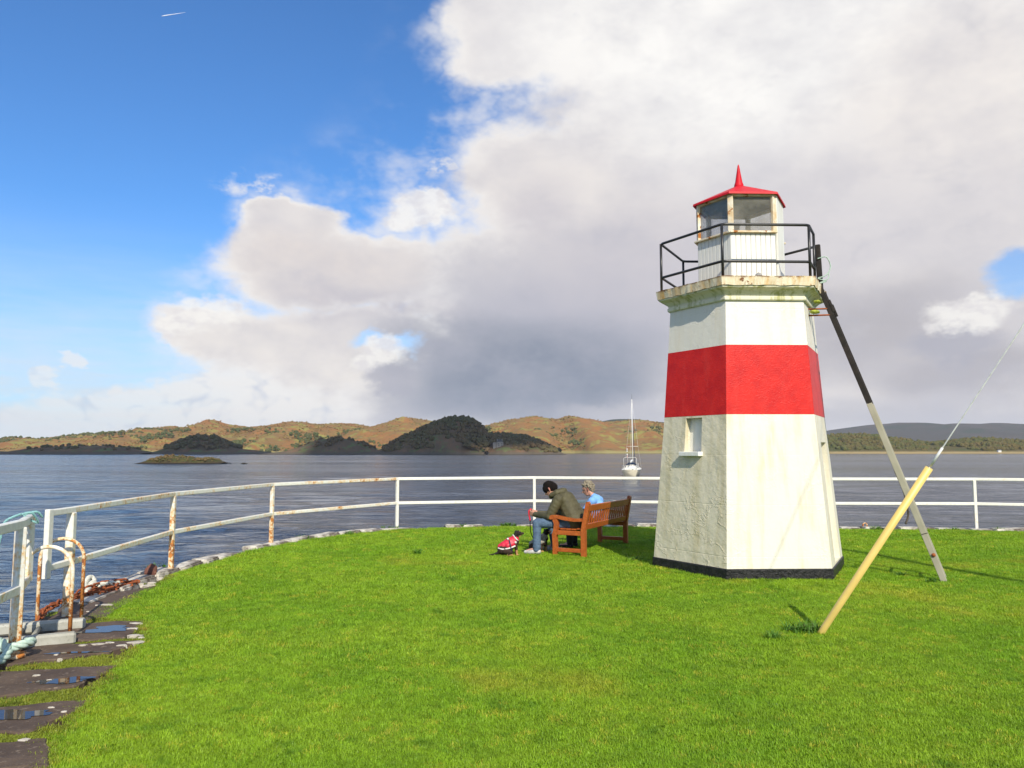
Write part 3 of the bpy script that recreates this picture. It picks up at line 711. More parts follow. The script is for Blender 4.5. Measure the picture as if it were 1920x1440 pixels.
def crowns(name, label, spots, m, rmin, rmax, flat=0.85):
    bm = bmesh.new(); bmesh.ops.create_icosphere(bm, subdivisions=2, radius=1.0)
    bv = np.array([v.co for v in bm.verts]); bf = np.array([[v.index for v in f.verts] for f in bm.faces]); bm.free()
    VV = []; FF = []; o = 0
    for i, (x, y, z) in enumerate(spots):
        r = random.uniform(rmin, rmax); q = bv*(1 + 0.75*(vnoise(bv*2.1 + i*3.77) - 0.5)[:, None] + 0.4*(vnoise(bv*4.7 + i*1.9) - 0.5)[:, None])
        q = q*np.array([r, r, r*flat*random.uniform(0.8, 1.25)]) + np.array([x, y, z + r*0.45])
        VV.append(q); FF.append(bf + o); o += len(bv)
    me = bpy.data.meshes.new(name); me.from_pydata(np.concatenate(VV).tolist(), [], np.concatenate(FF).tolist()); me.update()
    ob = add(name, me, m); tag(ob, label, 'woodland', kind='stuff'); return ob
def scatter(hgt, pxr, D, yr, count, thr=0.0, sc=0.01, seed=0, zmin=0.5, zmax=999, cut=None):
    xs = RNG.uniform((pxr[0]-960)/F*D, (pxr[1]-960)/F*D, count); ys = RNG.uniform(yr[0], yr[1], count); z = hgt(xs, ys)
    k = (fbm(np.stack([xs*sc, ys*sc, 0*xs + seed], -1), 3) > thr) & (z > zmin) & (z < zmax)
    if cut: k &= ~((xs > (cut[0]-960)/F*D) & (xs < (cut[1]-960)/F*D) & (ys < yr[0] + (cut[2] if len(cut) > 2 else 22)))
    return list(zip(xs[k], ys[k], z[k]))
crowns('headland_woods', 'dark woodland covering the castle headland across the water', scatter(g4, (725,1050), 1130, (1062,1200), 2600, 0.37, 0.03, 3, 1.5, cut=(922,952)), M['tree_dark'], 1.3, 3.8)
crowns('knoll_woods', 'dark bushes on the green knoll across the water', scatter(g2, (325,440), 1240, (1190,1290), 260, 0.3, 0.02, 5, 5), M['tree_dark'], 2.5, 4.5)
crowns('shore_bushes', 'dark bushes on the low headlands across the water', scatter(g3, (560,700), 1120, (1075,1160), 160, 0.45, 0.02, 6, 6) + scatter(g1, (0,260), 1180, (1130,1220), 120, 0.5, 0.02, 8, 4), M['tree_dark'], 1.6, 3.4)
crowns('islet_scrub', 'dark scrub and boulders on the small islet', scatter(gi, (285,412), 270, (263,276), 420, 0.38, 0.3, 5, -1.6), M['tree_dark'], .18, .5, .7)
crowns('hillside_woods', 'green woodland patches on the bracken hills', scatter(h_br, (-100,1320), 2150, (1670,2150), 7000, 0.54, 0.013, 2, 2.0, 62), M['tree_green'], 1.8, 4.4)
crowns('hill_scrub', 'low bracken and scrub scattered over the sunlit hills', scatter(h_br, (-60,1300), 2150, (1690,2200), 5200, 0.30, 0.02, 12, 3.0), M['scrub'], .9, 2.4, .7)
crowns('right_shore_woods', 'olive and brown woodland on the right shore', scatter(h_wd, (1420,2200), 1680, (1512,1760), 5000, 0.30, 0.01, 4, 3.0, cut=(1688,1754,130)), M['tree_olive'], 2.6, 6.0, 0.95)

# ================================================================== LIGHTHOUSE
HX, HY, ROT = 3.3413, 11.1172, rad(181.8605)
def hc(k, R, z): a = ROT + k*pi/3; return Vector((HX + R*cos(a), HY + R*sin(a), z))
def hn(k): a = ROT + (k + 0.5)*pi/3; return Vector((cos(a), sin(a), 0))
light = empty('lighthouse', (HX, HY, 0)); tag(light, 'white six-sided lighthouse with a red band, black gallery rail and red lantern roof', 'lighthouse')
def hpart(name, mb, m, parent=None):
    par = parent or light
    o = mb.build(name, m, par)
    o.matrix_parent_inverse = Matrix.Translation((-HX, -HY, 0)); return o
def keep(o, par): o.parent = par; o.matrix_parent_inverse = par.matrix_world.inverted(); return o
def hexring(mb, R0, z0, R1, z1, faces=range(6), sub=1):
    for k in faces: mb.put([hc(k, R0, z0), hc(k+1, R0, z0), hc(k+1, R1, z1), hc(k, R1, z1)], [[0, 1, 2, 3]])
def face_hole(mb, k, R0, z0, R1, z1, s0, s1, h0, h1, depth):
    """a wall face with a recessed rectangle; s = fraction along the face, h = height; returns the recess panel corners"""
    A0, B0, A1, B1 = hc(k, R0, z0), hc(k+1, R0, z0), hc(k, R1, z1), hc(k+1, R1, z1)
    def P(s, h): t = (h - z0)/(z1 - z0); return A0.lerp(B0, s).lerp(A1.lerp(B1, s), t)
    S = [0, s0, s1, 1]; Hh = [z0, h0, h1, z1]
    for i in range(3):
        for j in range(3):
            if i == 1 and j == 1: continue
            if Hh[j+1] - Hh[j] < 1e-6: continue
            mb.put([P(S[i], Hh[j]), P(S[i+1], Hh[j]), P(S[i+1], Hh[j+1]), P(S[i], Hh[j+1])], [[0,1,2,3]])
    o = [P(s0, h0), P(s1, h0), P(s1, h1), P(s0, h1)]; b = hn(k)*-depth
    off = [p + b for p in o]
    vert = hn(k).dot(off[3] - off[0]); off[2] -= hn(k)*0; 
    mb.put(o + off, [[0,1,5,4],[1,2,6,5],[2,3,7,6],[3,0,4,7]])
    return off
RW = lambda z: np.interp(z, [0.17, 2.1377, 3.06, 3.7], [1.3467, 1.1613, 1.0919, 1.047])
pl = MB(); hexring(pl, 1.372, -0.10, 1.365, 0.165); hexring(pl, 1.365, 0.165, 1.352, 0.178); hexring(pl, 1.352, 0.178, 1.2, 0.178); hpart('plinth', pl, M['plinth_black'])
lw = MB(); hexring(lw, RW(.17), .17, RW(2.1377), 2.1377, [1, 3, 4, 5]); dpan = face_hole(lw, 2, RW(.17), .17, RW(2.1377), 2.1377, 0.30, 0.78, 0.20, 1.78, 0.14)
hpart('lower_wall', lw, M['tower_paint_cream'])
lw2 = MB(); wpan = face_hole(lw2, 0, RW(.17), .17, RW(2.1377), 2.1377, 0.37, 0.63, 1.64, 2.11, 0.09)
hpart('weathered_wall', lw2, M['tower_paint_worn'])['label'] = 'greyed side of the tower with flaking paint'
bd = MB(); hexring(bd, RW(2.1377)+.002, 2.1375, RW(3.06)+.002, 3.0602); hpart('red_band', bd, M['tower_paint_red'])
uw = MB(); hexring(uw, RW(3.06), 3.06, RW(3.7), 3.70); hpart('upper_wall', uw, M['tower_paint_clean'])
w = MB().put(wpan, [[0,1,2,3]]); hpart('window_panel', w, M['lantern_white'])
dd = MB().put(dpan, [[0,1,2,3]]); door = hpart('door', dd, M['lantern_white'])
# window sill
A, B = hc(0, RW(1.62), 1.62), hc(1, RW(1.62), 1.62)
si = MB(); si.bar(A.lerp(B, .345) + hn(0)*.015, A.lerp(B, .655) + hn(0)*.015, 0.13, 0.06, bev=.006); hpart('window_sill', si, M['lantern_white'])
# cornice
co = MB(); prof = [(1.047,3.655),(1.085,3.662),(1.092,3.675),(1.092,3.705),(1.075,3.715),(1.08,3.735),(1.10,3.755),(1.135,3.785),(1.19,3.808),(1.215,3.815),(1.222,3.834)]
for (r0, z0), (r1, z1) in zip(prof, prof[1:]): hexring(co, r0, z0, r1, z1)
hpart('cornice', co, M['cornice_paint'])
gs = MB()
def ragged(R0, z0, R1, z1, cuts=16):
    for k in range(6):
        for c in range(cuts):
            a, b = c/cuts, (c+1)/cuts
            def pt(R, z, s, top):
                p = hc(k, R, z).lerp(hc(k+1, R, z), s); rs = random.Random(int((k*1000 + round((s if s < 1 else 1)*cuts)*7 + top*3) if s < 1 else ((k+1) % 6*1000 + top*3)))
                j = 0.008; return p + hn(k)*rs.uniform(-j, j)*(0 if s in (0, 1) else 1) + Vector((0,0,rs.uniform(-j, j)*.8))
            gs.put([pt(R0, z0, a, 0), pt(R0, z0, b, 0), pt(R1, z1, b, 1), pt(R1, z1, a, 1)], [[0,1,2,3]])
ragged(1.236, 3.836, 1.256, 3.955)
for k in range(6): gs.put([hc(k, 1.25, 3.955), hc(k+1, 1.25, 3.955), Vector((HX, HY, 3.957))], [[0,1,2]]); gs.put([hc(k, 1.23, 3.838), hc(k+1, 1.23, 3.838), Vector((HX, HY, 3.838))], [[0,1,2]])
hpart('gallery_slab', gs, M['gallery_paint'])
# gallery railing
rl = empty('gallery_railing', (HX, HY, 3.958), 0, light); rl.matrix_parent_inverse = Matrix.Translation((-HX, -HY, 0))
bpy.context.view_layer.update()
def rpart(name, pts, r=0.0185, n=10):
    o = MB().tube(pts, r, n).build(name, M['rail_black']); return keep(o, rl)
RR = 1.172; ZT, ZM, ZB = 4.665, 4.165, 3.95
gate = hc(2, RR, 0).lerp(hc(3, RR, 0), 0.42)
for k in (0, 1, 2, 4, 5): rpart('post', [hc(k, RR, ZB), hc(k, RR, ZT)])
rpart('gate_post', [gate + Vector((0,0,ZB)), gate + Vector((0,0,ZT))])
def roundcorner(pts, r=0.06):
    out = [pts[0]]
    for a, b, c in zip(pts, pts[1:], pts[2:]):
        p = b + (a - b).normalized()*r; q = b + (c - b).normalized()*r
        for t in (0, .33, .67, 1): out.append(p.lerp(b, t).lerp(b.lerp(q, t), t))
    return out + [pts[-1]]
def G(z): return Vector((gate.x, gate.y, z))
for zz in (ZT, ZM):
    rpart('rail', roundcorner([hc(3, RR, zz), hc(4, RR, zz), hc(5, RR, zz), hc(6, RR, zz), hc(7, RR, zz), hc(8, RR, zz), G(zz)]))
# lantern
la = empty('lantern', (HX, HY, 3.958), 0, light); la.matrix_parent_inverse = Matrix.Translation((-HX, -HY, 0)); bpy.context.view_layer.update()
def lpart(name, mb, m): return keep(mb.build(name, m), la)
RL = 0.63; ZS = 4.685; ZW = 5.235
cb = MB(); hexring(cb, RL - .02, 3.956, RL - .02, ZS); lpart('lantern_wall', cb, M['lantern_white'])
apo = RL*cos(pi/6)
bl = MB().box((0,0,0), (RL/9 - .004, .016, ZS - 3.958), bev=.004).me('board'); bl.materials.append(M['lantern_white'])
for k in range(6):
    if k == 2: continue
    A, B = hc(k, RL, 0), hc(k+1, RL, 0); ang = math.atan2((B-A).y, (B-A).x)
    for i in range(9):
        p = A.lerp(B, (i + .5)/9) - hn(k)*.008; o = bpy.data.objects.new('board', bl); COL.objects.link(o)
        o.location = (p.x, p.y, (ZS + 3.958)/2); o.rotation_euler = (0, 0, ang); bpy.context.view_layer.update(); keep(o, la)
dp = MB(); A, B = hc(2, RL + .01, 0), hc(3, RL + .01, 0); dp.bar(A.lerp(B, .06) + Vector((0,0,4.6)), A.lerp(B, .94) + Vector((0,0,4.6)), .03, 1.28, bev=.004); lpart('lantern_door', dp, M['lantern_white'])
for k in range(6):
    if k == 2: continue
    s = MB(); A, B = hc(k, RL + .035, ZS + .012), hc(k+1, RL + .035, ZS + .012); s.bar(A - hn(k)*.03, B - hn(k)*.03, .09, .026, bev=.004); lpart('lantern_sill', s, M['mullion_rusty'])
    g = MB(); A, B = hc(k, RL - .03, 0), hc(k+1, RL - .03, 0); g.bar(A + Vector((0,0,(ZS+ZW)/2)), B + Vector((0,0,(ZS+ZW)/2)), .006, ZW - ZS - .03); lpart('window_pane', g, M['lantern_glass'])
for k in range(6):
    mu = MB(); p = hc(k, RL - .02, 0); rr = Matrix.Rotation(ROT + k*pi/3, 3, 'Z'); mu.box((p.x, p.y, (ZS + ZW)/2 + .012), (.045, .075, ZW - ZS), rr, .005); lpart('mullion', mu, M['mullion_rusty'])
    hd = MB(); A, B = hc(k, RL - .02, ZW), hc(k+1, RL - .02, ZW); hd.bar(A, B, .05, .04); lpart('window_head', hd, M['mullion_rusty'])
ce = MB()
for k in range(6): ce.put([hc(k, RL, ZW + .022), hc(k+1, RL, ZW + .022), Vector((HX, HY, 5.44))], [[0,1,2]])
lpart('lantern_ceiling', ce, M['roof_underside'])
rf = MB()
for k in range(6):
    rf.put([hc(k, .685, 5.262), hc(k+1, .685, 5.262), Vector((HX, HY, 5.565))], [[0,1,2]])
    rf.put([hc(k, .69, 5.232), hc(k+1, .69, 5.232), hc(k+1, .685, 5.262), hc(k, .685, 5.262)], [[0,1,2,3]])
    rf.put([hc(k, .69, 5.232), hc(k+1, .69, 5.232), hc(k+1, .60, 5.256), hc(k, .60, 5.256)], [[0,1,2,3]])
roof = lpart('roof', rf, M['roof_red'])
fi = MB(); fi.tube([(HX, HY, 5.50), (HX, HY, 5.56), (HX, HY, 5.60), (HX, HY, 5.72), (HX, HY, 5.85), (HX, HY, 5.872)], [.075, .068, .054, .034, .013, .005], 12); keep(fi.build('spike', M['roof_red']), roof)
lm = MB(); lm.tube([(HX-.05, HY, 3.96), (HX-.05, HY, 4.62)], .05, 10); lm.box((HX-.05, HY, 4.72), (.26, .26, .14), Matrix.Rotation(.4, 3, 'Z'), .01); lm.tube([(HX-.05, HY, 4.79), (HX-.05, HY, 4.96)], .045, 10); lpart('lamp', lm, M['lamp_dark'])
# two iron brackets to the ladder, lichen, loose stone
nCD = hn(2); tCD = (hc(3, 1, 0) - hc(2, 1, 0)).normalized()
top_pt = Vector((4.33, 10.6, 3.78)); foot_pt = top_pt + Vector((nCD.x*1.30, nCD.y*1.30, -3.76))
for zz, off in ((3.62, 0.0), (3.53, 0.04)):
    w0 = Vector((HX, HY, zz)) + nCD*(RW(zz)*cos(pi/6) - .02) + tCD*(-.08); t = (3.78 - zz)/3.76; w1 = top_pt.lerp(foot_pt, t)
    br = MB(); br.tube([w0, w1], .012, 8); hpart('ladder_bracket', br, M['rust'])
def lump(name, c, s, m, parent=None, seed=0):
    bm = bmesh.new(); bmesh.ops.create_icosphere(bm, subdivisions=2, radius=1)
    V = np.array([v.co for v in bm.verts]); V *= (0.75 + 0.5*vnoise(V*1.7 + seed))[:, None]
    for v, q in zip(bm.verts, V): v.co = Vector((q[0]*s[0], q[1]*s[1], q[2]*s[2]))
    me = bpy.data.meshes.new(name); bm.to_mesh(me); bm.free()
    o = add(name, me, m); o.location = c; bpy.context.view_layer.update()
    return keep(o, parent) if parent else o
w0 = Vector((HX, HY, 3.57)) + nCD*(RW(3.57)*cos(pi/6)) + tCD*(-.1)
lump('lichen', w0 + nCD*.08 + Vector((0,0,.0)), (.07,.06,.03), M['lichen'], light, 1); lump('lichen', w0 + nCD*.12 + Vector((0,0,.14)), (.05,.05,.022), M['lichen'], light, 2)
so = lump('stone', hc(1, 1.12, 0).lerp(hc(2, 1.12, 0), .42) + Vector((0,0,3.985)), (.05,.04,.04), M['grey_stone'], None, 4); tag(so, 'small grey stone lying on the lighthouse gallery', 'stone')

# ladder leaning on the gallery
lad = empty('ladder', foot_pt); tag(lad, 'wooden ladder, black above and grey below, leaning on the lighthouse gallery', 'ladder'); bpy.context.view_layer.update()
wdir = Vector((0.471, 0.882, 0)); brk = foot_pt.lerp(top_pt, 0.605)
ldir = (top_pt - foot_pt).normalized()
for off in (0.0, 0.40):
    o_ = wdir*off; f0 = foot_pt + o_ + Vector((0,0,-.03)) - ldir*.02
    upv = wdir.cross(ldir)
    s1 = MB().bar(f0, brk + o_, .034, .072, up=upv, bev=.004); keep(s1.build('lower_stringer', M['ladder_grey']), lad)
    s2 = MB().bar(brk + o_ + ldir*.004, top_pt + o_ + ldir*.15, .036, .068, up=upv, bev=.004); keep(s2.build('upper_stringer', M['ladder_black']), lad)
    s3 = MB().bar(foot_pt.lerp(top_pt, .94) + o_ + upv*.045, foot_pt.lerp(top_pt, .985) + o_ + upv*.045, .05, .03, up=upv); keep(s3.build('splice_plate', M['ladder_black']), lad)
    if off: continue
    hb = top_pt + o_ + ldir*.1; hd = MB().bar(hb + Vector((-.01,0,-.05)), hb + Vector((-.035,0,.66)), .03, .075, up=nCD, bev=.012); keep(hd.build('handle', M['ladder_black']), lad)
for i in range(12):
    p = foot_pt.lerp(top_pt, .06 + i*.078); rg = MB().tube([p + wdir*.01, p + wdir*.39], .016, 8); keep(rg.build('rung', M['ladder_grey'] if i < 7 else M['ladder_black']), lad)
p = foot_pt.lerp(top_pt, .085) - wdir*.02; bo = MB().tube([p - wdir*.012, p + wdir*.02], .024, 12); keep(bo.build('bolt', M['rust']), lad)
p = foot_pt.lerp(top_pt, .155); sm = MB().bar(p - wdir*.018 - upv*.037, p - wdir*.018 + upv*.037, .004, .008, up=ldir); keep(sm.build('joint', M['ladder_black']), lad)
# cords
def strands(path, r, m, name, n=3, pitch=7.0, sub=6, seg=5):
    P = [Vector(p) for p in path]; P = catmull(P, sub); mb = MB()
    for k in range(n):
        Q = []; s = 0.0
        for i, p in enumerate(P):
            a = P[max(i-1, 0)]; b = P[min(i+1, len(P)-1)]; T = (b - a).normalized(); s += (p - a).length if i else 0
            u = T.cross(Vector((.13, .21, .97))).normalized(); v = T.cross(u); ph = s/(r*pitch)*2*pi + 2*pi*k/n
            Q.append(p + (u*cos(ph) + v*sin(ph))*r*.52)
        mb.tube(Q, r*.55, seg)
    return mb.build(name, m)
hb = top_pt + ldir*.1
gr = strands([hb + Vector((-.05,-.03,.45)), hb + Vector((.06,-.05,.47)), hb + Vector((.12,-.04,.36)), hb + Vector((.10,-.04,.27)), hb + Vector((.03,-.05,.20)), hb + Vector((-.06,-.04,.17)), hb + Vector((.05,-.05,.13)), hb + Vector((-.05,-.04,.10)), hb + Vector((.07,-.05,.16)), hb + Vector((.1,-.03,.24))], .009, M['rope_green'], 'rope', sub=8)
tag(gr, 'pale green cord looped round the black ladder top', 'rope')
p0 = foot_pt.lerp(top_pt, .30) - upv*.035; p1 = foot_pt.lerp(top_pt, .155) - upv*.06
ct = strands([foot_pt.lerp(top_pt, .37) - upv*.035, p0 + Vector((.0,0,0)), p0 + Vector((.02,-.02,-.16)), p0 + Vector((.05,0,-.30)), p0 + Vector((.01,0,-.42))], .014, M['rope_dark'], 'cord', sub=7); tag(ct, 'frayed dark cord hanging behind the grey ladder', 'cord')

# ================================================================== YELLOW GUY GUARD, WIRE, MAST
pb = Vector((2.815, 7.24, 0.0)); pt_ = Vector((3.48, 6.5, 1.515)); gd = (pt_ - pb).normalized()
tubeP = MB(); R0, R1 = .052, .044; o_ = []
tubeP.tube([pb - gd*.08, pt_, pt_ - gd*.0001, pt_ - gd*.25], [.031, .031, .025, .025], 20, cap=False)
yg = tubeP.build('guy_guard', M['yellow_plastic']); tag(yg, 'yellow plastic tube guarding the guy wire, slanting out of the lawn', 'guy guard')
MAST = pb + (pt_ - pb)*9.29
wr = MB(); wr.tube([pb.lerp(MAST, t) for t in np.linspace(0, 1, 70)], .0055, 8); wr.tube([pt_ + gd*.02, pt_ + gd*.20], .011, 6); tag(wr.build('guy_wire', M['wire_steel']), 'steel guy wire running up to the right out of a yellow tube', 'wire')
ms = MB(); ms.tube([(MAST.x, MAST.y, -.1), (MAST.x, MAST.y, 9), (MAST.x, MAST.y, MAST.z + 1.2)], [.095, .085, .05], 12); tag(ms.build('flag_mast', M['boat_white']), 'tall white mast beyond the right edge that the guy wire holds up', 'mast')

# ================================================================== QUAY RAILING
def rail_path(pts): return [Vector((p[0], p[1], 0)) for p in pts]
posts_main = [gp(125,1158), gp(320,1073), gp(508,1022), gp(744,991), gp(1002,985), Vector((3.5,17.15,0)), Vector((6.6,16.8,0)), gp(1831,993), Vector((12.9,15.6,0)), Vector((16.2,13.9,0)), Vector((19.3,11,0))]
start = Vector((-4.43, 7.50, 0))
fence = empty('quay_railing', posts_main[0]); tag(fence, 'long white two-bar railing with rust stains along the quay edge', 'railing'); bpy.context.view_layer.update()
RTOP, RMID = 1.065, 0.545
def fpart(name, mb, m, par): return keep(mb.build(name, m), par)
def fence_run(par, pts, first_m):
    for i in range(len(pts) - 1):
        a, b = pts[i], pts[i+1]; wmt = M['railing_white'] if 0 < i < 4 else M['rail_clean']
        for zz in (RTOP, RMID):
            fpart('rail', MB().bar(a + Vector((0,0,zz)), b + Vector((0,0,zz)), .048, .062, bev=.008, ext=.012), wmt, par)
fence_run(fence, [start] + posts_main, None)
for i, p in enumerate(posts_main):
    q = posts_main[min(i+1, len(posts_main)-1)] - posts_main[max(i-1, 0)]; R = Matrix.Rotation(math.atan2(q.y, q.x), 3, 'Z'); m = M['post_rusty'] if i in (0, 1, 2) else M['post_white']
    w = .075 if i == 0 else .062
    fpart('post', MB().box((p.x, p.y, RTOP/2 - .05), (w, w, RTOP + .05), R, .008), m, fence)
fpart('end_bar', MB().bar(start + Vector((0,0,RMID - .1)), start + Vector((0,0,RTOP + .035)), .05, .075, up=(0,1,0), bev=.006), M['rail_clean'], fence)
pn = [Vector((-3.05,2.6,0)), Vector((-3.52,4.55,0)), gp(26,1236), Vector((-4.22,6.86,0))]
fence2 = empty('ladder_railing', pn[2]); tag(fence2, 'short white railing with rusty posts at the left, by the quay ladder', 'railing'); bpy.context.view_layer.update()
for a, b in zip(pn, pn[1:]):
    for zz in (RTOP, RMID): fpart('rail', MB().bar(a + Vector((0,0,zz)), b + Vector((0,0,zz)), .055, .075, bev=.008, ext=.012), M['rail_clean'] if zz == RTOP else M['railing_white'], fence2)
for p in pn[:3]: fpart('post', MB().box((p.x, p.y, RTOP/2 - .05), (.07, .075, RTOP + .05), Matrix.Rotation(1.0, 3, 'Z'), .008), M['post_rusty'], fence2)
fpart('end_bar', MB().bar(pn[3] + Vector((0,0,RMID - .02)), pn[3] + Vector((0,0,RTOP + .03)), .06, .075, up=(0,1,0), bev=.006), M['post_rusty'], fence2)
# base flange and mooring rope
fpart('base_flange', MB().tube([pn[2] + Vector((.01,-.02,.02)), pn[2] + Vector((.01,-.02,.05))], .085, 16), M['hoop_rusty'], fence2)
b0 = pn[2]
rp = strands([b0 + Vector(v) for v in [(-.62,-.42,.05),(-.36,-.22,.07),(-.14,-.12,.10),(.05,-.11,.12),(.13,-.02,.14),(.08,.07,.12),(-.03,.06,.11),(-.10,-.02,.12),(-.04,-.11,.16),(.05,-.16,.10),(.06,-.26,.06),(.0,-.42,.05),(-.10,-.62,.045),(-.26,-.86,.04)]], .034, M['rope_green'], 'rope', sub=10, pitch=6, seg=7); tag(rp, 'thick pale green mooring rope knotted round the post foot at the left', 'rope')
rp2 = strands([b0 + Vector(v) for v in [(-.70,-.20,.06),(-.40,-.06,.07),(-.12,-.14,.08),(-.20,-.28,.06),(-.44,-.42,.05),(-.72,-.5,.05)]], .028, M['rope_white'], 'rope', sub=10, pitch=6, seg=7); tag(rp2, 'pale rope loop lying beside the thick green mooring rope', 'rope')
tq = pn[2].lerp(pn[3], .55); tq.z = RTOP + .04
tp = strands([tq + Vector(v) for v in [(.04,.16,-.02),(.02,.10,.03),(-.05,.05,.0),(.05,.08,-.06),(.04,.0,.03),(-.04,-.06,.01),(.02,-.12,.025),(-.04,-.2,-.02),(-.06,-.22,-.12),(-.10,-.24,-.45),(-.16,-.26,-.85),(-.22,-.27,-1.3),(-.3,-.27,-1.9)]], .011, M['rope_teal'], 'rope', sub=8); tag(tp, 'thin teal line tied to the top bar of the left railing', 'rope')

# quay ladder: two beams, hoops, rungs
ql = empty('quay_ladder', gp(140,1185)); tag(ql, 'quay ladder with two rusty hoop handrails set on grey beams', 'ladder'); bpy.context.view_layer.update()
for (pr, plft) in (((160,1178), (8,1190)), ((142,1205), (-22,1222))):
    a = gp(*pr); b = gp(*plft); b = a + (b - a).normalized()*1.05
    mb = MB(); d = (b - a).normalized(); mb.bar(a + Vector((0,0,.045)), b + Vector((0,0,.045)), .10, .10, bev=.018); keep(mb.build('beam', M['beam_concrete']), ql)
    e_ = b + Vector((0,0,.09)); keep(MB().bar(b + Vector((.06,0,.03)), b + Vector((.02,0,-2.6)), .08, .07, up=(0,1,0), bev=.006).build('ladder_side', M['beam_concrete']), ql)
for t in (.55, .78):
    a = gp(150,1178).lerp(gp(10,1190), t); b = gp(142,1205).lerp(gp(-22,1222), t); keep(MB().tube([a + Vector((0,0,.04)), b + Vector((0,0,.04))], .022, 8).build('rung', M['ladder_grey']), ql)
def hoop(foot, left, h, z0, zl):
    pts = [Vector((foot.x, foot.y, z0))]; c = (foot + left)/2; hw = (foot - left)/2; rr = hw.length
    for k in range(0, 13):
        a = pi*k/12; p = c + hw*cos(a); pts.append(Vector((p.x, p.y, h - rr + rr*sin(a)*1.0)))
    pts.append(Vector((left.x, left.y, zl))); keep(MB().tube(pts, .0172, 10).build('hoop', M['hoop_rusty']), ql)
hoop(gp(152,1164), gp(69,1168), .80, .0, -1.2); hoop(gp(130,1203), gp(36,1206), .82, -.0, -1.2)

# chain heap, white rope, rusty block
def chain():
    root = empty('chain', gp(200,1115)); tag(root, 'rusty heavy chain heaped along the quay edge', 'chain'); bpy.context.view_layer.update()
    tor = MB(); pts = []
    for k in range(16):
        a = 2*pi*k/16; x = cos(a)*.028; y = sin(a)*.024 + (.032 if sin(a) > 0 else -.032); pts.append((x, y, 0))
    tor.tube(pts, .0115, 6, closed=True); me = tor.me('link'); me.materials.append(M['rust'])
    rows = [[(70,1168),(85,1150),(110,1138),(140,1126),(175,1112),(205,1107),(232,1101),(262,1096)], [(140,1130),(170,1119),(200,1112),(228,1106),(250,1101)], [(150,1122),(185,1110),(215,1104),(240,1100)], [(130,1130),(165,1122),(192,1118),(222,1110)]]
    for r, row in enumerate(rows):
        P = catmull([gp(*p) for p in row], 40); s = 0; nxt = 0; alt = 0
        for a, b in zip(P, P[1:]):
            s += (b - a).length
            if s >= nxt:
                nxt += .082; alt ^= 1; d = (b - a); o = bpy.data.objects.new('link', me); COL.objects.link(o)
                o.location = (a.x + random.uniform(-.012, .012), a.y, .03 + (0.045 if r == 2 else 0) + random.uniform(0, .015))
                o.rotation_euler = (random.uniform(-.2, .2), (pi/2 if alt else 0) + random.uniform(-.3, .3) + .4, math.atan2(d.y, d.x) - pi/2 + random.uniform(-.25, .25)); bpy.context.view_layer.update(); keep(o, root)
chain()
wr1 = strands([gp(x, y) + Vector((0,0,z)) for x, y, z in [(155,1120,.05),(160,1112,.12),(168,1106,.15),(176,1106,.10),(165,1112,.09),(158,1122,.05),(172,1112,.1),(180,1108,.07)]], .03, M['rope_white'], 'rope', sub=9, pitch=6, seg=7); tag(wr1, 'white rope bunched in a knot on the rusty chain', 'rope')
wr3 = strands([gp(x, y) + Vector((0,0,.08)) for x, y in [(182,1111),(195,1108),(210,1105),(226,1102)]], .03, M['rope_white'], 'rope', sub=9, pitch=6, seg=7); tag(wr3, 'short white twisted rope end lying on the chain', 'rope')
p = gp(282,1082); bk = lump('mooring_block', p + Vector((0,0,.06)), (.085,.07,.11), M['rust_block'], None, 9); tag(bk, 'rust brown block standing on the quay edge near the railing', 'mooring block')
# rusty eye ring at far edge and white hook
p = gp(1622,990); rg = MB().tube([Vector((p.x + .045*cos(a), p.y, .06 + .045*sin(a))) for a in np.linspace(0, 2*pi, 17)[:-1]], .014, 6, closed=True).build('mooring_ring', M['hoop_rusty']); tag(rg, 'small pale mooring ring on the far quay edge behind the ladder', 'ring')

# ================================================================== BENCH
BO = Vector((1.126, 12.3, 0.0)); BANG = math.atan2(.885, .465)
bench = empty('bench', BO, BANG); tag(bench, 'varnished orange-brown wooden bench seen from behind, beside the lighthouse', 'bench')
BL = 1.95
def bpart(name, mb, parent=bench): return mb.build(name, M['bench_wood'], parent)
ZG = 0.0
for x in (0.0, BL):
    # back leg: upright below the seat, raked above
    mb = MB(); pr = [(-.035,ZG),(.04,ZG),(.04,.42),(-.035,.80),(-.055,.865),(-.09,.872),(-.11,.84),(-.035,.42)]
    mb.prism([(a, b) for a, b in pr], (x - .035, 0, 0), (0,1,0), (0,0,1), (1,0,0), .07); bpart('leg', mb)
    mb = MB(); mb.prism([(.455,ZG),(.525,ZG),(.525,.20),(.535,.34),(.51,.42),(.50,.50),(.525,.56),(.525,.61),(.455,.61),(.43,.52),(.445,.40),(.46,.30),(.455,.18)], (x - .035, 0, 0), (0,1,0), (0,0,1), (1,0,0), .07); bpart('leg', mb)
    mb = MB(); mb.prism([(.02,.605),(.15,.598),(.30,.615),(.45,.640),(.54,.645),(.585,.62),(.59,.59),(.56,.57),(.45,.592),(.30,.565),(.15,.553),(.02,.560)], (x - .042, 0, 0), (0,1,0), (0,0,1), (1,0,0), .084); bpart('arm', mb)
    bpart('side_rail', MB().bar((x, .04, .37), (x, .46, .37), .05, .07, bev=.004)); bpart('stretcher', MB().bar((x, .04, .10), (x, .46, .10), .045, .06, bev=.004))
for i in range(5):
    y = .09 + i*.098; bpart('seat_slat', MB().bar((.03, y, .435 + (-.012 if i in (1, 2, 3) else 0)), (BL - .03, y, .435 + (-.012 if i in (1, 2, 3) else 0)), .082, .022, bev=.004))
bpart('front_rail', MB().bar((.03, .5, .38), (BL - .03, .5, .38), .03, .07, bev=.004))
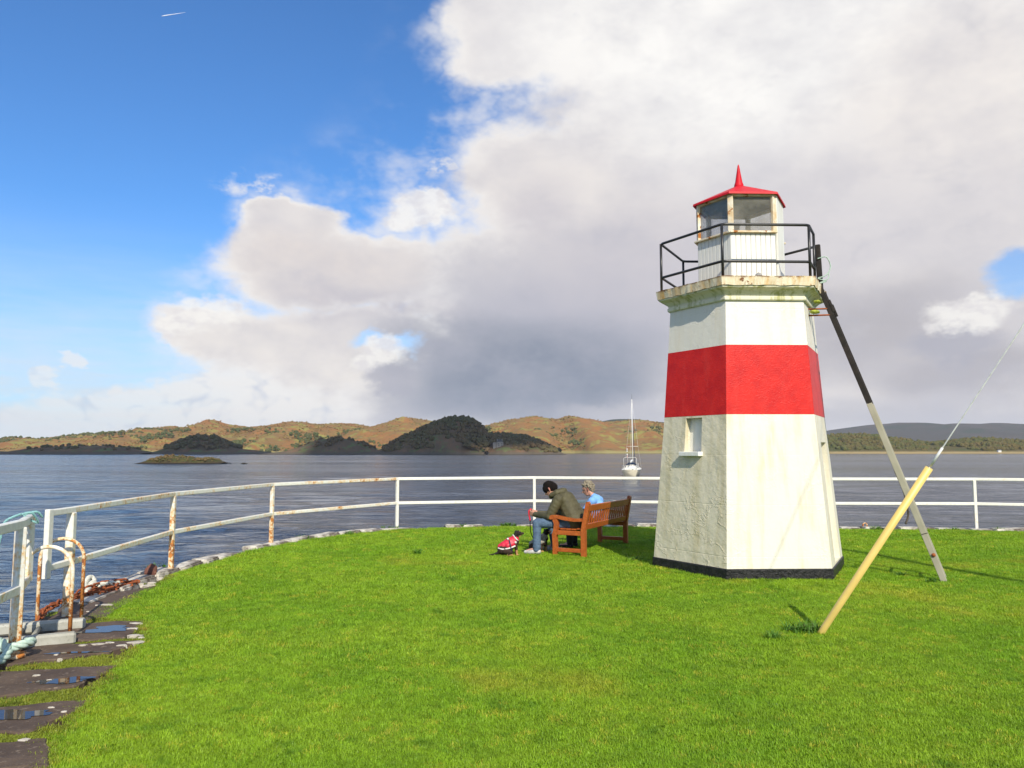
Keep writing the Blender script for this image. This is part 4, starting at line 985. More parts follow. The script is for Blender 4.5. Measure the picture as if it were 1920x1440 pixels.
yb = lambda z: .0 + (-.075)*(z - .42)/.38 if z > .42 else 0
up_b = Vector((0, -.075, .38)).normalized()
bpart('back_rail', MB().bar((.034, yb(.765), .765), (BL - .034, yb(.765), .765), .034, .105, up=up_b, bev=.004))
bpart('back_rail', MB().bar((.034, yb(.475), .475), (BL - .034, yb(.475), .475), .034, .09, up=up_b, bev=.004))
NS = 19
for i in range(NS):
    x = .075 + (BL - .15)*i/(NS - 1); bpart('back_slat', MB().bar((x, yb(.515), .515), (x, yb(.715), .715), .040, .016, up=(0,1,0)))

# ================================================================== PEOPLE AND DOGS
def capsules(name, caps, voxel, parent, m, smooth=6, fac=0.5):
    """one continuous surface grown round tapered limbs (p0, r0, p1, r1, colour); coloured by the nearest limb"""
    bm = bmesh.new()
    for c in caps:
        p0, r0, p1, r1 = Vector(c[0]), c[1], Vector(c[2]), c[3]
        d = p1 - p0; k = max(1, int(d.length/(0.6*min(r0, r1))))
        k = min(k, 24)
        for i in range(k + 1):
            t = i/k
            bmesh.ops.create_icosphere(bm, subdivisions=2, radius=r0 + (r1 - r0)*t, matrix=Matrix.Translation(p0.lerp(p1, t)))
    me = bpy.data.meshes.new(name + '_raw'); bm.to_mesh(me); bm.free()
    tmp = bpy.data.objects.new('tmp', me); COL.objects.link(tmp)
    md = tmp.modifiers.new('r', 'REMESH'); md.mode = 'VOXEL'; md.voxel_size = voxel
    s = tmp.modifiers.new('s', 'SMOOTH'); s.factor = fac; s.iterations = smooth
    dg = bpy.context.evaluated_depsgraph_get(); out = bpy.data.meshes.new_from_object(tmp.evaluated_get(dg)); out.name = name
    bpy.data.objects.remove(tmp)
    out.materials.clear(); out.materials.append(m)
    out.polygons.foreach_set('use_smooth', [True]*len(out.polygons))
    if len(caps[0]) > 4:
        n = len(out.vertices); co = np.empty(n*3); out.vertices.foreach_get('co', co); co = co.reshape(-1, 3)
        best = np.full(n, 1e9); col = np.zeros((n, 4)); col[:, 3] = 1
        for c in caps:
            a = np.array(c[0]); b = np.array(c[2]); d = b - a; dd = d@d + 1e-12
            t = np.clip(((co - a)@d)/dd, 0, 1); dist = np.linalg.norm(co - (a + t[:, None]*d), axis=1) - (c[1] + (c[3] - c[1])*t)
            k = dist < best; best[k] = dist[k]; col[k, :3] = c[4]
        at = out.color_attributes.new('col', 'FLOAT_COLOR', 'POINT'); at.data.foreach_set('color', col.ravel())
    o = bpy.data.objects.new(name, out); COL.objects.link(o); o.parent = parent; return o
SK = (0.50, 0.25, 0.17); SKD = (0.36, 0.14, 0.10); DK = (0.03, 0.02, 0.02)
def head_caps(c, fwd, up, s=1.0):
    """face, skull, nose, ears, eyes and mouth round the head centre c"""
    c = Vector(c); f = Vector(fwd).normalized(); r = f.cross(Vector(up)).normalized(); u = r.cross(f)
    P = lambda a, b, d: tuple(c + f*a*s + r*b*s + u*d*s)
    q = []
    q.append((P(-.02,0,.03), .088*s, P(.015,0,.025), .082*s, SK)); q.append((P(.02,0,-.02), .070*s, P(.045,0,-.075), .046*s, SK)); q.append((P(.05,0,.045), .05*s, P(.055,0,-.03), .05*s, SK))
    q.append((P(.095,0,.012), .010*s, P(.115,0,-.022), .015*s, SK)); q.append((P(.085,-.02,-.062), .011*s, P(.085,.02,-.062), .011*s, SKD))
    for e in (-1, 1):
        q.append((P(-.01,e*.085,.01), .016*s, P(-.005,e*.088,-.03), .012*s, SKD)); q.append((P(.088,e*.032,.012), .011*s, P(.089,e*.033,.012), .011*s, DK))
        q.append((P(.088,e*.02,.03), .010*s, P(.082,e*.045,.03), .009*s, SK))
    return q
def hand_caps(w, d, pn, s=1.0, curl=1.0):
    """palm at w, pointing along d, palm normal pn; five fingers curled round what it holds"""
    w = Vector(w); d = Vector(d).normalized(); pn = Vector(pn).normalized(); side = d.cross(pn).normalized(); q = []
    for k in (-.028, -.01, .01, .028): q.append((tuple(w + side*k*s), .017*s, tuple(w + d*.075*s + side*k*s), .014*s, SK))
    for k, ln in ((-.03, .80), (-.011, 1.0), (.010, .95), (.030, .72)):
        a = w + d*.08*s + side*k*s; b = a + (d*.7 + pn*.7*curl).normalized()*.034*ln*s; c = b + (d*.1 + pn*1.0*curl).normalized()*.027*ln*s; e = c + (-d*.7 + pn*.6*curl).normalized()*.022*ln*s
        q += [(tuple(a), .0105*s, tuple(b), .0098*s, SK), (tuple(b), .0098*s, tuple(c), .009*s, SK), (tuple(c), .009*s, tuple(e), .008*s, SK)]
    a = w + d*.02*s - side*.034*s; b = a + (d*.5 - side*.6 + pn*.5).normalized()*.04*s; c = b + (d*.75 + pn*.5).normalized()*.034*s
    q += [(tuple(a), .014*s, tuple(b), .0115*s, SK), (tuple(b), .0115*s, tuple(c), .009*s, SK)]; return q

man = empty('person', BO, BANG); tag(man, 'person in olive green hooded jacket and black beanie sitting bent forward on the bench', 'person')
mx = .27
ls, le, lh = (mx-.19,.47,.885), (mx-.25,.60,.615), (mx-.10,.955,.625)
rs_, re_, rh = (mx+.19,.47,.885), (mx+.22,.62,.60), (mx+.02,.965,.635)
hipL, kneeL, ankL = (mx-.10,.30,.505), (mx-.27,.815,.50), (mx-.33,.79,.10)
hipR, kneeR, ankR = (mx+.10,.30,.505), (mx+.20,.80,.50), (mx+.22,.72,.10)
hd_c = Vector((mx, .70, 1.035)); hf = Vector((-.12, .80, -.62))
body = head_caps(hd_c, hf, (0,.5,.85), 1.0)
body += [((mx,.30,.52), .13, (mx,.40,.72), .12, SK), ((mx,.40,.72), .12, (mx,.47,.88), .11, SK), ((mx,.50,.90), .06, (mx,.66,1.0), .055, SK)]
for s_, e_, h_ in ((ls, le, lh), (rs_, re_, rh)): body += [(s_, .05, e_, .042, SK), (e_, .042, h_, .028, SK)]
for a_, b_, c_ in ((hipL, kneeL, ankL), (hipR, kneeR, ankR)): body += [(a_, .075, b_, .05, SK), (b_, .05, c_, .036, SK), (c_, .034, (c_[0]-.01, c_[1]+.16, .055), .03, SK)]
body += hand_caps(lh, (.25,.93,.25), (.75,-.1,.2)) + hand_caps(rh, (-.2,.93,.3), (-.75,-.1,.2))
capsules('body', body, .0058, man, M['skin'], 3)
jk = [((mx,.26,.545), .165, (mx,.36,.70), .172, 0), ((mx,.36,.70), .172, (mx,.45,.86), .150, 0), ((mx-.11,.26,.54), .10, (mx+.11,.26,.54), .10, 0), (ls, .088, rs_, .088, 0), ((mx-.08,.42,.85), .12, (mx+.08,.42,.85), .12, 0)]
for s_, e_, h_ in ((ls, le, lh), (rs_, re_, rh)):
    hh = Vector(h_); ee = Vector(e_); jk += [(s_, .090, e_, .072, 0), (e_, .072, tuple(ee.lerp(hh, .86)), .046, 0), (tuple(ee.lerp(hh, .80)), .05, tuple(ee.lerp(hh, .90)), .048, 0)]
    for t in (.2, .4, .6, .8): q_ = Vector(s_).lerp(ee, t); jk.append((tuple(q_), .096 - .018*t, tuple(q_), .096 - .018*t, 0))
jk = [c[:4] for c in jk]
for t in np.linspace(0, 1, 6):   # quilted rolls of the padded jacket
    c0 = Vector((mx,.23,.53)).lerp(Vector((mx,.43,.86)), t); r_ = .185 - .03*t; jk.append((tuple(c0 + Vector((-.03,0,0))), r_, tuple(c0 + Vector((.03,0,0))), r_))
capsules('jacket', jk, .010, man, M['jacket_olive'], 3)
hood = [((mx-.085,.545,.985), .058, (mx-.03,.475,1.0), .068), ((mx-.03,.475,1.0), .068, (mx+.03,.475,1.0), .068), ((mx+.03,.475,1.0), .068, (mx+.085,.545,.985), .058), ((mx-.085,.545,.985), .058, (mx-.095,.63,.945), .045), ((mx+.085,.545,.985), .058, (mx+.095,.63,.945), .045), ((mx,.49,.95), .085, (mx,.45,.92), .09), ((mx-.09,.63,.945), .042, (mx-.03,.68,.91), .034), ((mx+.09,.63,.945), .042, (mx+.03,.68,.91), .034)]
capsules('hood', hood, .008, man, M['jacket_olive'], 4)
u_ = Vector((0,.62,.79)).normalized(); hfn = hf.normalized()
bn = [(tuple(hd_c - hfn*.025 + u_*.035), .099, tuple(hd_c + hfn*.028 + u_*.038), .091), (tuple(hd_c - hfn*.01 + u_*.065), .088, tuple(hd_c + hfn*.01 + u_*.085), .07), (tuple(hd_c + hfn*.04 + u_*.04), .075, tuple(hd_c - hfn*.05 + u_*.0), .088)]
capsules('beanie', bn, .007, man, M['knit_black'], 5)
jn = []
for a_, b_, c_ in ((hipL, kneeL, ankL), (hipR, kneeR, ankR)):
    jn += [(a_, .098, b_, .078), (b_, .078, tuple(Vector(b_).lerp(Vector(c_), .45)), .069), (tuple(Vector(b_).lerp(Vector(c_), .45)), .069, (c_[0], c_[1], c_[2] - .01), .062)]
    for t in (.55, .68, .80, .92): q_ = Vector(b_).lerp(Vector(c_), t); jn.append((tuple(q_), .070, tuple(q_), .070))
jn += [(hipL, .11, hipR, .11)]
capsules('jeans', jn, .009, man, M['denim'], 2)
for a_ in (ankL, ankR):
    capsules('shoe', [((a_[0], a_[1]-.03, .055), .045, (a_[0]-.01, a_[1]+.10, .048), .044), ((a_[0]-.01, a_[1]+.10, .045), .044, (a_[0]-.02, a_[1]+.19, .036), .034), ((a_[0], a_[1]-.01, .09), .045, (a_[0], a_[1]-.01, .10), .045)], .007, man, M['shoe_white'], 3)

wom = empty('person', BO, BANG); tag(wom, 'person with short curly grey hair in a light blue jumper sitting on the bench', 'person')
wx = 1.02; wc = Vector((wx, .335, 1.02)); wf = Vector((-.18, .90, -.38))
wls, wle, wlh = (wx-.165,.20,.82), (wx-.20,.36,.60), (wx-.09,.56,.60); wrs, wre, wrh = (wx+.165,.20,.82), (wx+.20,.34,.60), (wx+.06,.56,.60)
wb_ = head_caps(wc, wf, (0,.3,.95), .97) + [((wx,.20,.50), .12, (wx,.19,.70), .11, SK), ((wx,.19,.70), .11, (wx,.21,.82), .10, SK), ((wx,.23,.86), .05, (wx,.30,.96), .048, SK)]
for s_, e_, h_ in ((wls, wle, wlh), (wrs, wre, wrh)): wb_ += [(s_, .045, e_, .038, SK), (e_, .038, h_, .026, SK)]
for sx in (-.09, .09): wb_ += [((wx+sx,.25,.50), .07, (wx+sx*1.2,.66,.49), .05, SK), ((wx+sx*1.2,.66,.49), .05, (wx+sx*1.2,.64,.09), .034, SK), ((wx+sx*1.2,.64,.06), .034, (wx+sx*1.2,.80,.05), .03, SK)]
wb_ += hand_caps(wlh, (.5,.8,-.1), (.2,-.2,-.7), .92) + hand_caps(wrh, (-.4,.8,-.1), (-.2,-.2,-.7), .92)
capsules('body', wb_, .0058, wom, M['skin'], 3)
ju = [((wx,.20,.53), .145, (wx,.18,.72), .145), ((wx,.18,.72), .145, (wx,.20,.82), .115), (wls, .075, wrs, .075), ((wx-.05,.20,.85), .075, (wx+.05,.20,.85), .075), ((wx,.22,.875), .066, (wx,.235,.885), .063)]
for s_, e_, h_ in ((wls, wle, wlh), (wrs, wre, wrh)): ju += [(s_, .072, e_, .06, ), (e_, .06, tuple(Vector(e_).lerp(Vector(h_), .85)), .042)]
capsules('jumper', ju, .009, wom, M['jumper_blue'], 3)
wt = []
for sx in (-.09, .09): wt += [((wx+sx,.25,.50), .092, (wx+sx*1.2,.66,.49), .07), ((wx+sx*1.2,.66,.49), .07, (wx+sx*1.2,.64,.11), .055)]
capsules('trousers', wt, .010, wom, M['trousers_dark'], 3)
for sx in (-.108, .108): capsules('shoe', [((wx+sx,.62,.05), .042, (wx+sx,.80,.04), .036)], .008, wom, M['trousers_dark'], 3)
hr = []; wfn = wf.normalized(); wr_ = wfn.cross(Vector((0,.3,.95))).normalized(); wu = wr_.cross(wfn)
for k in range(150):
    th = random.uniform(0, 2*pi); ph = random.uniform(-.35, 1.57); dd_ = wfn*cos(th)*cos(ph) + wr_*sin(th)*cos(ph) + wu*sin(ph)
    fr = dd_.dot(wfn)
    if fr > .55 and dd_.dot(wu) < .55: continue
    if fr > .1 and dd_.dot(wu) < .05: continue
    q_ = wc - wfn*.012 + wu*.028 + dd_*random.uniform(.086, .110); hr.append((tuple(q_), random.uniform(.013, .022), tuple(q_ + Vector((random.uniform(-.01,.01),)*3)), .014))
hr.append((tuple(wc - wfn*.025 + wu*.035), .093, tuple(wc - wfn*.0 + wu*.045), .086)); hr.append((tuple(wc - wfn*.05 - wu*.01), .07, tuple(wc - wfn*.055 - wu*.04), .055))
capsules('hair', hr, .005, wom, M['hair_grey'], 1)
bag = capsules('bag', [((.62,.16,.52), .075, (.62,.30,.52), .075), ((.62,.18,.66), .06, (.62,.28,.66), .06), ((.66,.18,.55), .07, (.66,.28,.64), .06)], .012, None, M['bag_black'], 4)
bag.location = BO; bag.rotation_euler = (0,0,BANG); tag(bag, 'black bag on the bench between the two seated people', 'bag')

TAN = (0.42, 0.22, 0.09); BLK = (0.012, 0.008, 0.006); BRN = (0.035, 0.017, 0.010)
def dog(name, loc, rz, sc, label, coat_m, trim, look):
    root = empty(name, loc, rz); root.scale = (sc,)*3; tag(root, label, 'dog')
    hd = Vector((.088, 0, .315))
    q = [((-.12,0,.095), .078, (-.02,0,.15), .078, BRN), ((-.02,0,.15), .078, (.055,0,.205), .066, BRN), ((.05,0,.21), .052, (.078,0,.285), .038, BLK), (tuple(hd), .044, tuple(hd + Vector((.02,0,.004))), .040, BLK),
         (tuple(hd + Vector((.03,0,-.006))), .028, tuple(hd + Vector((.085,0,.0))), .0165, BRN), (tuple(hd + Vector((.086,0,.008))), .010, tuple(hd + Vector((.09,0,.008))), .009, BLK), (tuple(hd + Vector((.02,0,-.032))), .022, tuple(hd + Vector((.055,0,-.02))), .014, TAN), ((.075,0,.265), .030, (.088,0,.23), .03, TAN)]
    for s in (-1, 1):
        q += [((.055,s*.04,.19), .034, (.075,s*.04,.10), .021, BRN), ((.075,s*.04,.10), .019, (.078,s*.04,.025), .015, TAN), ((.078,s*.04,.018), .017, (.108,s*.042,.014), .014, TAN),
              ((-.085,s*.05,.085), .058, (-.02,s*.07,.07), .042, BRN), ((-.02,s*.07,.06), .03, (-.06,s*.075,.025), .02, BRN), ((-.06,s*.075,.02), .018, (.02,s*.078,.015), .015, TAN),
              (tuple(hd + Vector((-.012,s*.034,.026))), .018, tuple(hd + Vector((-.03,s*.05,-.03))), .014, BLK), (tuple(hd + Vector((.038,s*.022,.018))), .0075, tuple(hd + Vector((.039,s*.022,.018))), .0075, (.004,.003,.003)), (tuple(hd + Vector((.034,s*.018,.032))), .008, tuple(hd + Vector((.036,s*.018,.032))), .008, TAN)]
    q += [((-.17,0,.055), .022, (-.24,0,.028), .014, BLK), ((-.24,0,.028), .014, (-.31,-.01,.024), .008, BLK)]
    capsules('body', q, .0055, root, M['dog_fur'], 2)
    ct = [((-.15,0,.135), .045, (-.10,0,.145), .066), ((-.10,0,.145), .066, (-.01,0,.188), .080), ((-.01,0,.188), .080, (.052,0,.228), .068), ((-.05,.05,.15), .044, (.035,.04,.185), .046), ((-.05,-.05,.15), .044, (.035,-.04,.185), .046)]
    capsules('coat', ct, .008, root, M[coat_m], 3)
    if trim:
        hm = MB(); pts = [(-.185,-.03,.118),(-.13,-.075,.105),(-.06,-.095,.115),(0,-.098,.132),(.05,-.085,.15)]; hm.tube(catmull(pts, 5), .011, 7); hm.build('hem', M['fleece_white'], root)
        hm = MB(); hm.tube(catmull([(.075,-.07,.235),(.10,-.02,.215),(.085,.05,.225),(.05,.075,.255),(.03,.0,.292),(.055,-.06,.26),(.075,-.07,.235)], 5), .010, 7); hm.build('collar', M['fleece_white'], root)
        hm = MB(); hm.tube(catmull([(-.045,.0,.262),(-.03,-.07,.215),(-.02,-.103,.15),(-.005,-.10,.09),(.015,-.07,.05)], 5), .009, 7); hm.build('harness', M['harness_navy'], root)
        for c in ((-.05,-.045,.245), (.055,-.088,.20)): bg_ = lump('badge', Vector(c), (.016,.012,.016), M['fleece_white'], None, 3); bg_.parent = root
    return root
dog('dog', gp(958,1042.5), rad(8), 1.12, 'small black and tan dog in a red coat sitting on the grass', 'dog_coat_red', True, 1)
d2 = BO + Matrix.Rotation(BANG, 3, 'Z') @ Vector((mx - .03, .88, 0)); d2.z = 0
dg2 = dog('dog', (gp(1014,1035).x, gp(1014,1035).y, 0), rad(12), 1.05, 'dog in a grey coat half hidden behind the seated person in jeans', 'dog_coat_grey', False, 1)
# leash
Rb = Matrix.Rotation(BANG, 3, 'Z'); hw = BO + Rb @ Vector((mx - .05, 1.035, .655))
lsh = empty('leash', hw); tag(lsh, 'dog leash with a red handle held by the person in the olive jacket', 'leash'); bpy.context.view_layer.update()
end = gp(1012,1029) + Vector((.0, 0, .10))
keep(MB().tube(catmull([hw + Vector((.01,0,.05)), hw + Vector((-.03,0,.02)), hw + Vector((-.03,0,-.04)), hw + Vector((-.012,0,-.14))], 6), .013, 8).build('handle', M['leash_red']), lsh)
a_ = hw + Vector((-.012,0,-.14)); keep(MB().tube(catmull([a_, a_.lerp(end, .33) + Vector((-.045,0,-.05)), a_.lerp(end, .66) + Vector((-.05,0,-.05)), end], 8), .0075, 7).build('strap', M['leash_black']), lsh)

# ================================================================== YACHT
def yacht():
    P = gp(1186, 891.5, WATER_Z); root = empty('sailing_yacht', P, rad(90 - 0)); tag(root, 'white sailing yacht moored on the loch with bare mast', 'yacht')
    root.rotation_euler = (0, 0, rad(76)); root.scale = (.98, .98, 1.04)
    Lh, Bm = 10.2, 3.3; mb = MB(); xs = np.linspace(-Lh/2, Lh/2, 15); V = []; nr = 9
    for x in xs:
        t = (x + Lh/2)/Lh; w = Bm/2*(np.interp(t, [0, .15, .45, .75, .92, 1], [.80, .92, 1, .72, .28, .02])); fb = 1.05 + .35*t**2; dk = -.35 + .2*abs(t - .5)
        for k in range(nr):
            a = k/(nr-1); yy = -1 + 2*a; prof = 1 - abs(yy)**3.2
            z = fb - (fb - dk)*min(1, (prof*1.35)); V.append((x + .25*(z/fb - 1)*(t < .1), w*yy*(1.0 if abs(yy) > .99 else .985), z))
    n = len(xs); Fc = [[i*nr + k, (i+1)*nr + k, (i+1)*nr + k + 1, i*nr + k + 1] for i in range(n-1) for k in range(nr-1)] + [list(range(nr))]
    mb.put(V, Fc, True); hull = mb.build('hull', M['boat_cream'], root)
    dk = MB(); dk.put([V[i*nr] for i in range(n)] + [V[i*nr + nr - 1] for i in range(n)], [[i, i+1, n+i+1, n+i] for i in range(n-1)]); dk.build('deck', M['boat_white'], root)
    MB().tube([V[i*nr] for i in range(n)], .05, 6).build('toe_rail', M['boat_white'], root); MB().tube([V[i*nr + nr - 1] for i in range(n)], .05, 6).build('toe_rail', M['boat_white'], root)
    cab = MB(); pr = [(-1.6,1.05),(3.0,1.15),(2.4,1.55),(-1.5,1.70)]; cab.prism([(a, b) for a, b in pr], (0,-.95,0), (1,0,0), (0,0,1), (0,1,0), 1.9); cabin = cab.build('cabin', M['boat_white'], root)
    for s in (-.955, .955): MB().bar((-1.0, s, 1.42), (1.8, s, 1.38), .02, .16).build('window', M['boat_dark'], cabin)
    ck = MB(); ck.box((-3.2, 0, 1.22), (2.4, 1.9, .35), None, .05); ck.build('coaming', M['boat_white'], root)
    sh = MB(); pts = []
    for k in range(9):
        a = pi*k/8; pts.append((-1.9, cos(a)*1.0, 1.65 + sin(a)*.62))
    f2 = [(-.8, p[1]*.95, 1.65 + (p[2]-1.65)*.35) for p in pts]; sh.put(pts + f2, [[k, k+1, 9+k+1, 9+k] for k in range(8)], True); sh.put([(p[0]-.04, p[1], p[2]) for p in pts] + f2, [[k, 9+k, 9+k+1, k+1] for k in range(8)], True); sh.build('sprayhood', M['boat_blue'], root)
    MB().tube([(.5,0,1.1),(.5,0,12.9)], [.085, .06], 8).build('mast', M['boat_white'], root); MB().tube([(.5,0,12.9),(.5,0,13.8)], .018, 5).build('antenna', M['boat_dark'], root)
    MB().tube([(.42,0,2.3),(-3.3,0,2.25)], .06, 8).build('boom', M['boat_white'], root); MB().tube([(.3,0,2.52),(-1,0,2.52),(-3.1,0,2.38)], [.19,.17,.09], 8).build('sail_cover', M['boat_white'], root)
    MB().tube([(.5,-1.0,4.9),(.5,1.0,4.9)], .03, 6).build('spreader', M['boat_white'], root)
    for pts in ([(.5,0,12.8),(5.0,0,1.45)], [(.5,0,12.8),(-4.9,0,1.1)], [(.5,0,12.8),(.5,1.0,4.9),(.4,1.55,1.15)], [(.5,0,12.8),(.5,-1.0,4.9),(.4,-1.55,1.15)]): MB().tube(pts, .012, 4).build('stay', M['wire_steel'], root)
    MB().tube([(4.9,0,1.6),(.7,0,12.0)], [.05,.03], 6).build('furled_sail', M['boat_blue'], root)
    pp = MB()
    for z in (1.4, 1.68): pp.tube([(-3.8,-1.45,z),(-4.7,-1.25,z),(-5.0,-.9,z),(-5.0,.9,z),(-4.7,1.25,z),(-3.8,1.45,z)], .022, 5)
    for p in ((-3.8,-1.45),(-5,-.9),(-5,.9),(-3.8,1.45)): pp.tube([(p[0],p[1],1.05),(p[0],p[1],1.68)], .022, 5)
    pp.build('stern_rail', M['boat_white'], root)
    bp = MB()
    for z in (1.75, 2.0): bp.tube([(3.6,-.75,z),(4.6,-.25,z),(5.0,0,z),(4.6,.25,z),(3.6,.75,z)], .022, 5)
    for p in ((3.6,-.75),(5,0),(3.6,.75)): bp.tube([(p[0],p[1],1.35),(p[0],p[1],2.0)], .022, 5)
    bp.build('bow_rail', M['boat_white'], root)
    ar = MB(); ar.tube([(-4.4,-1.15,1.1),(-4.4,-1.1,2.9),(-4.4,-.9,3.05),(-4.4,.9,3.05),(-4.4,1.1,2.9),(-4.4,1.15,1.1)], .03, 6); ar.build('arch', M['boat_white'], root)
    MB().tube([(-4.95,.35,1.7),(-5.1,.35,3.4)], .02, 5).build('flag_staff', M['boat_white'], root); MB().box((-5.15,.36,3.2), (.5,.03,.35)).build('flag', M['flag_red'], root)
    for k, z in enumerate((4.4, 4.05, 3.5, 3.2)): pn_ = lump('pennant', Vector((.5, .95, z)), (.11,.11,.14), M['boat_white'], None, k); pn_.parent = root
    db = MB(); db.tube([(-5.05,-.5,.5),(-5.05,-.5,1.2)], .05, 6); db.build('boarding_ladder', M['boat_dark'], root); MB().box((-5.16, .35, .72), (.02, .7, .12)).build('name_board', M['boat_dark'], root)
yacht()

# castle, houses
def castle():
    D = 1080.0; x = (937 - 960)/F*D; z0 = EYE + (Y0 - 843)/F*D - 1; zt = EYE + (Y0 - 821)/F*D
    r = empty('castle', (x, D, z0), .2); tag(r, 'old stone tower house standing on the dark headland', 'castle')
    h = zt - z0; mb = MB(); mb.box((0, 0, h/2 - 3), (9, 8, h - 5)); w = mb.build('wall', M['castle_stone'], r); MB().box((-6.5, 1, h*.32), (6, 6, h*.62)).build('wing', M['castle_stone'], r)
    rf = MB(); rf.prism([(-4.4,0),(4.4,0),(0,3.6)], (0,-3.9,h - 5.5), (1,0,0), (0,0,1), (0,1,0), 7.8); ro = rf.build('roof', M['house_roof'], r)
    for sx in (-3.4, 3.4): MB().box((sx, 0, h - 3.6), (1.2, 1.5, 4)).build('chimney', M['castle_stone'], ro)
    for sx in (-2.2, 2.2):
        for k in (.3, .55, .75): MB().box((sx, -4.05, (h - 5)*k), (.9, .2, 1.5)).build('window', M['castle_window'], w)
castle()
def house(px, py, D, s, label, hgt):
    x = (px - 960)/F*D; z0 = EYE + (Y0 - py)/F*D - 5.5*s
    r = empty('house', (x, D, z0), random.uniform(-.5, .5)); r.scale = (s,)*3; tag(r, label, 'house')
    MB().box((0, 0, 2), (9, 6, 6)).build('wall', M['house_white'], r); MB().prism([(-3.4,0),(3.4,0),(0,2.8)], (-4.7,0,5), (0,1,0), (0,0,1), (1,0,0), 9.4).build('roof', M['house_roof'], r)
    for k in (-2.5, 2.5): MB().box((k, -3.05, 3), (1.1, .1, 1.4)).build('window', M['castle_window'], r)
house(1703, 829, 1660, 1.0, 'white house above the green pasture on the right shore', h_wd); house(1870, 844, 1512, .7, 'small white house by the right shore at the far right', h_wd)

# grass clumps and weeds
def blades(n, rad_, hmin, hmax, wid, lean, seed, seg=2):
    rg = np.random.default_rng(seed); V = []; Fc = []
    for i in range(n):
        a = rg.uniform(0, 2*pi); r = rad_*math.sqrt(rg.random()); x, y = r*cos(a), r*sin(a); h = rg.uniform(hmin, hmax); b = rg.uniform(0, 2*pi); w = wid*rg.uniform(.7, 1.3); ln = lean*rg.uniform(.2, 1.4)*h
        dx, dy = cos(b), sin(b); sx, sy = -dy*w/2, dx*w/2; o = len(V)
        V += [(x - sx, y - sy, 0), (x + sx, y + sy, 0), (x - sx*.8 + dx*ln*.35, y - sy*.8 + dy*ln*.35, h*.6), (x + sx*.8 + dx*ln*.35, y + sy*.8 + dy*ln*.35, h*.6), (x + dx*ln, y + dy*ln, h)]
        Fc += [[o, o+1, o+3, o+2], [o+2, o+3, o+4]]
    return mesh('clump', V, Fc)
def grass(name, pts, scl, clumps, m, label, cat):
    col = bpy.data.collections.new(name + '_clumps')
    for i, me in enumerate(clumps):
        me.materials.append(m); o = bpy.data.objects.new('clump', me); col.objects.link(o)
    me = bpy.data.meshes.new(name); me.from_pydata([tuple(p) for p in pts], [], [])
    at = me.attributes.new('scl', 'FLOAT', 'POINT'); at.data.foreach_set('value', np.asarray(scl, np.float32))
    o = bpy.data.objects.new(name, me); COL.objects.link(o); tag(o, label, cat, kind='stuff')
    ng = bpy.data.node_groups.new(name, 'GeometryNodeTree'); ng.interface.new_socket('Geometry', in_out='INPUT', socket_type='NodeSocketGeometry'); ng.interface.new_socket('Geometry', in_out='OUTPUT', socket_type='NodeSocketGeometry')
    N_ = ng.nodes; lk = ng.links.new; gi_ = N_.new('NodeGroupInput'); go = N_.new('NodeGroupOutput')
    ci = N_.new('GeometryNodeCollectionInfo'); ci.inputs[0].default_value = col; ci.inputs['Separate Children'].default_value = True; ci.inputs['Reset Children'].default_value = True
    ip = N_.new('GeometryNodeInstanceOnPoints'); ip.inputs['Pick Instance'].default_value = True
    rv = N_.new('FunctionNodeRandomValue'); rv.data_type = 'FLOAT_VECTOR'; rv.inputs[0].default_value = (-.12, -.12, 0); rv.inputs[1].default_value = (.12, .12, 6.283)
    ri = N_.new('FunctionNodeRandomValue'); ri.data_type = 'INT'; ri.inputs[4].default_value = 0; ri.inputs[5].default_value = len(clumps) - 1
    na = N_.new('GeometryNodeInputNamedAttribute'); na.data_type = 'FLOAT'; na.inputs[0].default_value = 'scl'
    mp = N_.new('GeometryNodeMeshToPoints')
    lk(gi_.outputs[0], mp.inputs[0]); lk(mp.outputs[0], ip.inputs['Points']); lk(ci.outputs[0], ip.inputs['Instance']); lk(rv.outputs[0], ip.inputs['Rotation']); lk(ri.outputs[2], ip.inputs['Instance Index']); lk(na.outputs[0], ip.inputs['Scale'])
    lk(ip.outputs[0], go.inputs[0]); md = o.modifiers.new('g', 'NODES'); md.node_group = ng; return o
clumps = [blades(85, .085, .014, .036, .0044, .95, s) for s in range(5)]
px_, py_, sc_ = [], [], []
def fill(y0, y1, step, s0):
    nx = int((0.76*y1*2 + 2)/step); xs = (np.arange(nx) - nx/2)*step; ys = np.arange(y0, y1, step); X, Y = np.meshgrid(xs, ys); X = X.ravel() + RNG.uniform(-.6, .6, X.size)*step; Y = Y.ravel() + RNG.uniform(-.6, .6, Y.size)*step
    k = (np.abs(X) < .72*Y + .8) & in_poly(X, Y, LAWN); X = X[k]; Y = Y[k]
    # not inside the tower
    k = np.hypot(X - HX, Y - HY) > 1.24; X = X[k]; Y = Y[k]
    px_.extend(X); py_.extend(Y); v = fbm(np.stack([X*1.3, Y*1.3, 0*X], -1), 3); sc_.extend(s0*(0.62 + .75*v)*RNG.uniform(.85, 1.2, X.size))
fill(3.2, 6.2, .042, .72); fill(6.2, 9, .05, .84); fill(9, 12.5, .066, 1.0); fill(12.5, 17.6, .09, 1.2)
px_ = np.array(px_); py_ = np.array(py_); grass('grass', np.stack([px_, py_, lawn_z(px_, py_) - .004], -1), sc_, clumps, M['grass_blade'], 'short bright green mown lawn grass', 'grass')
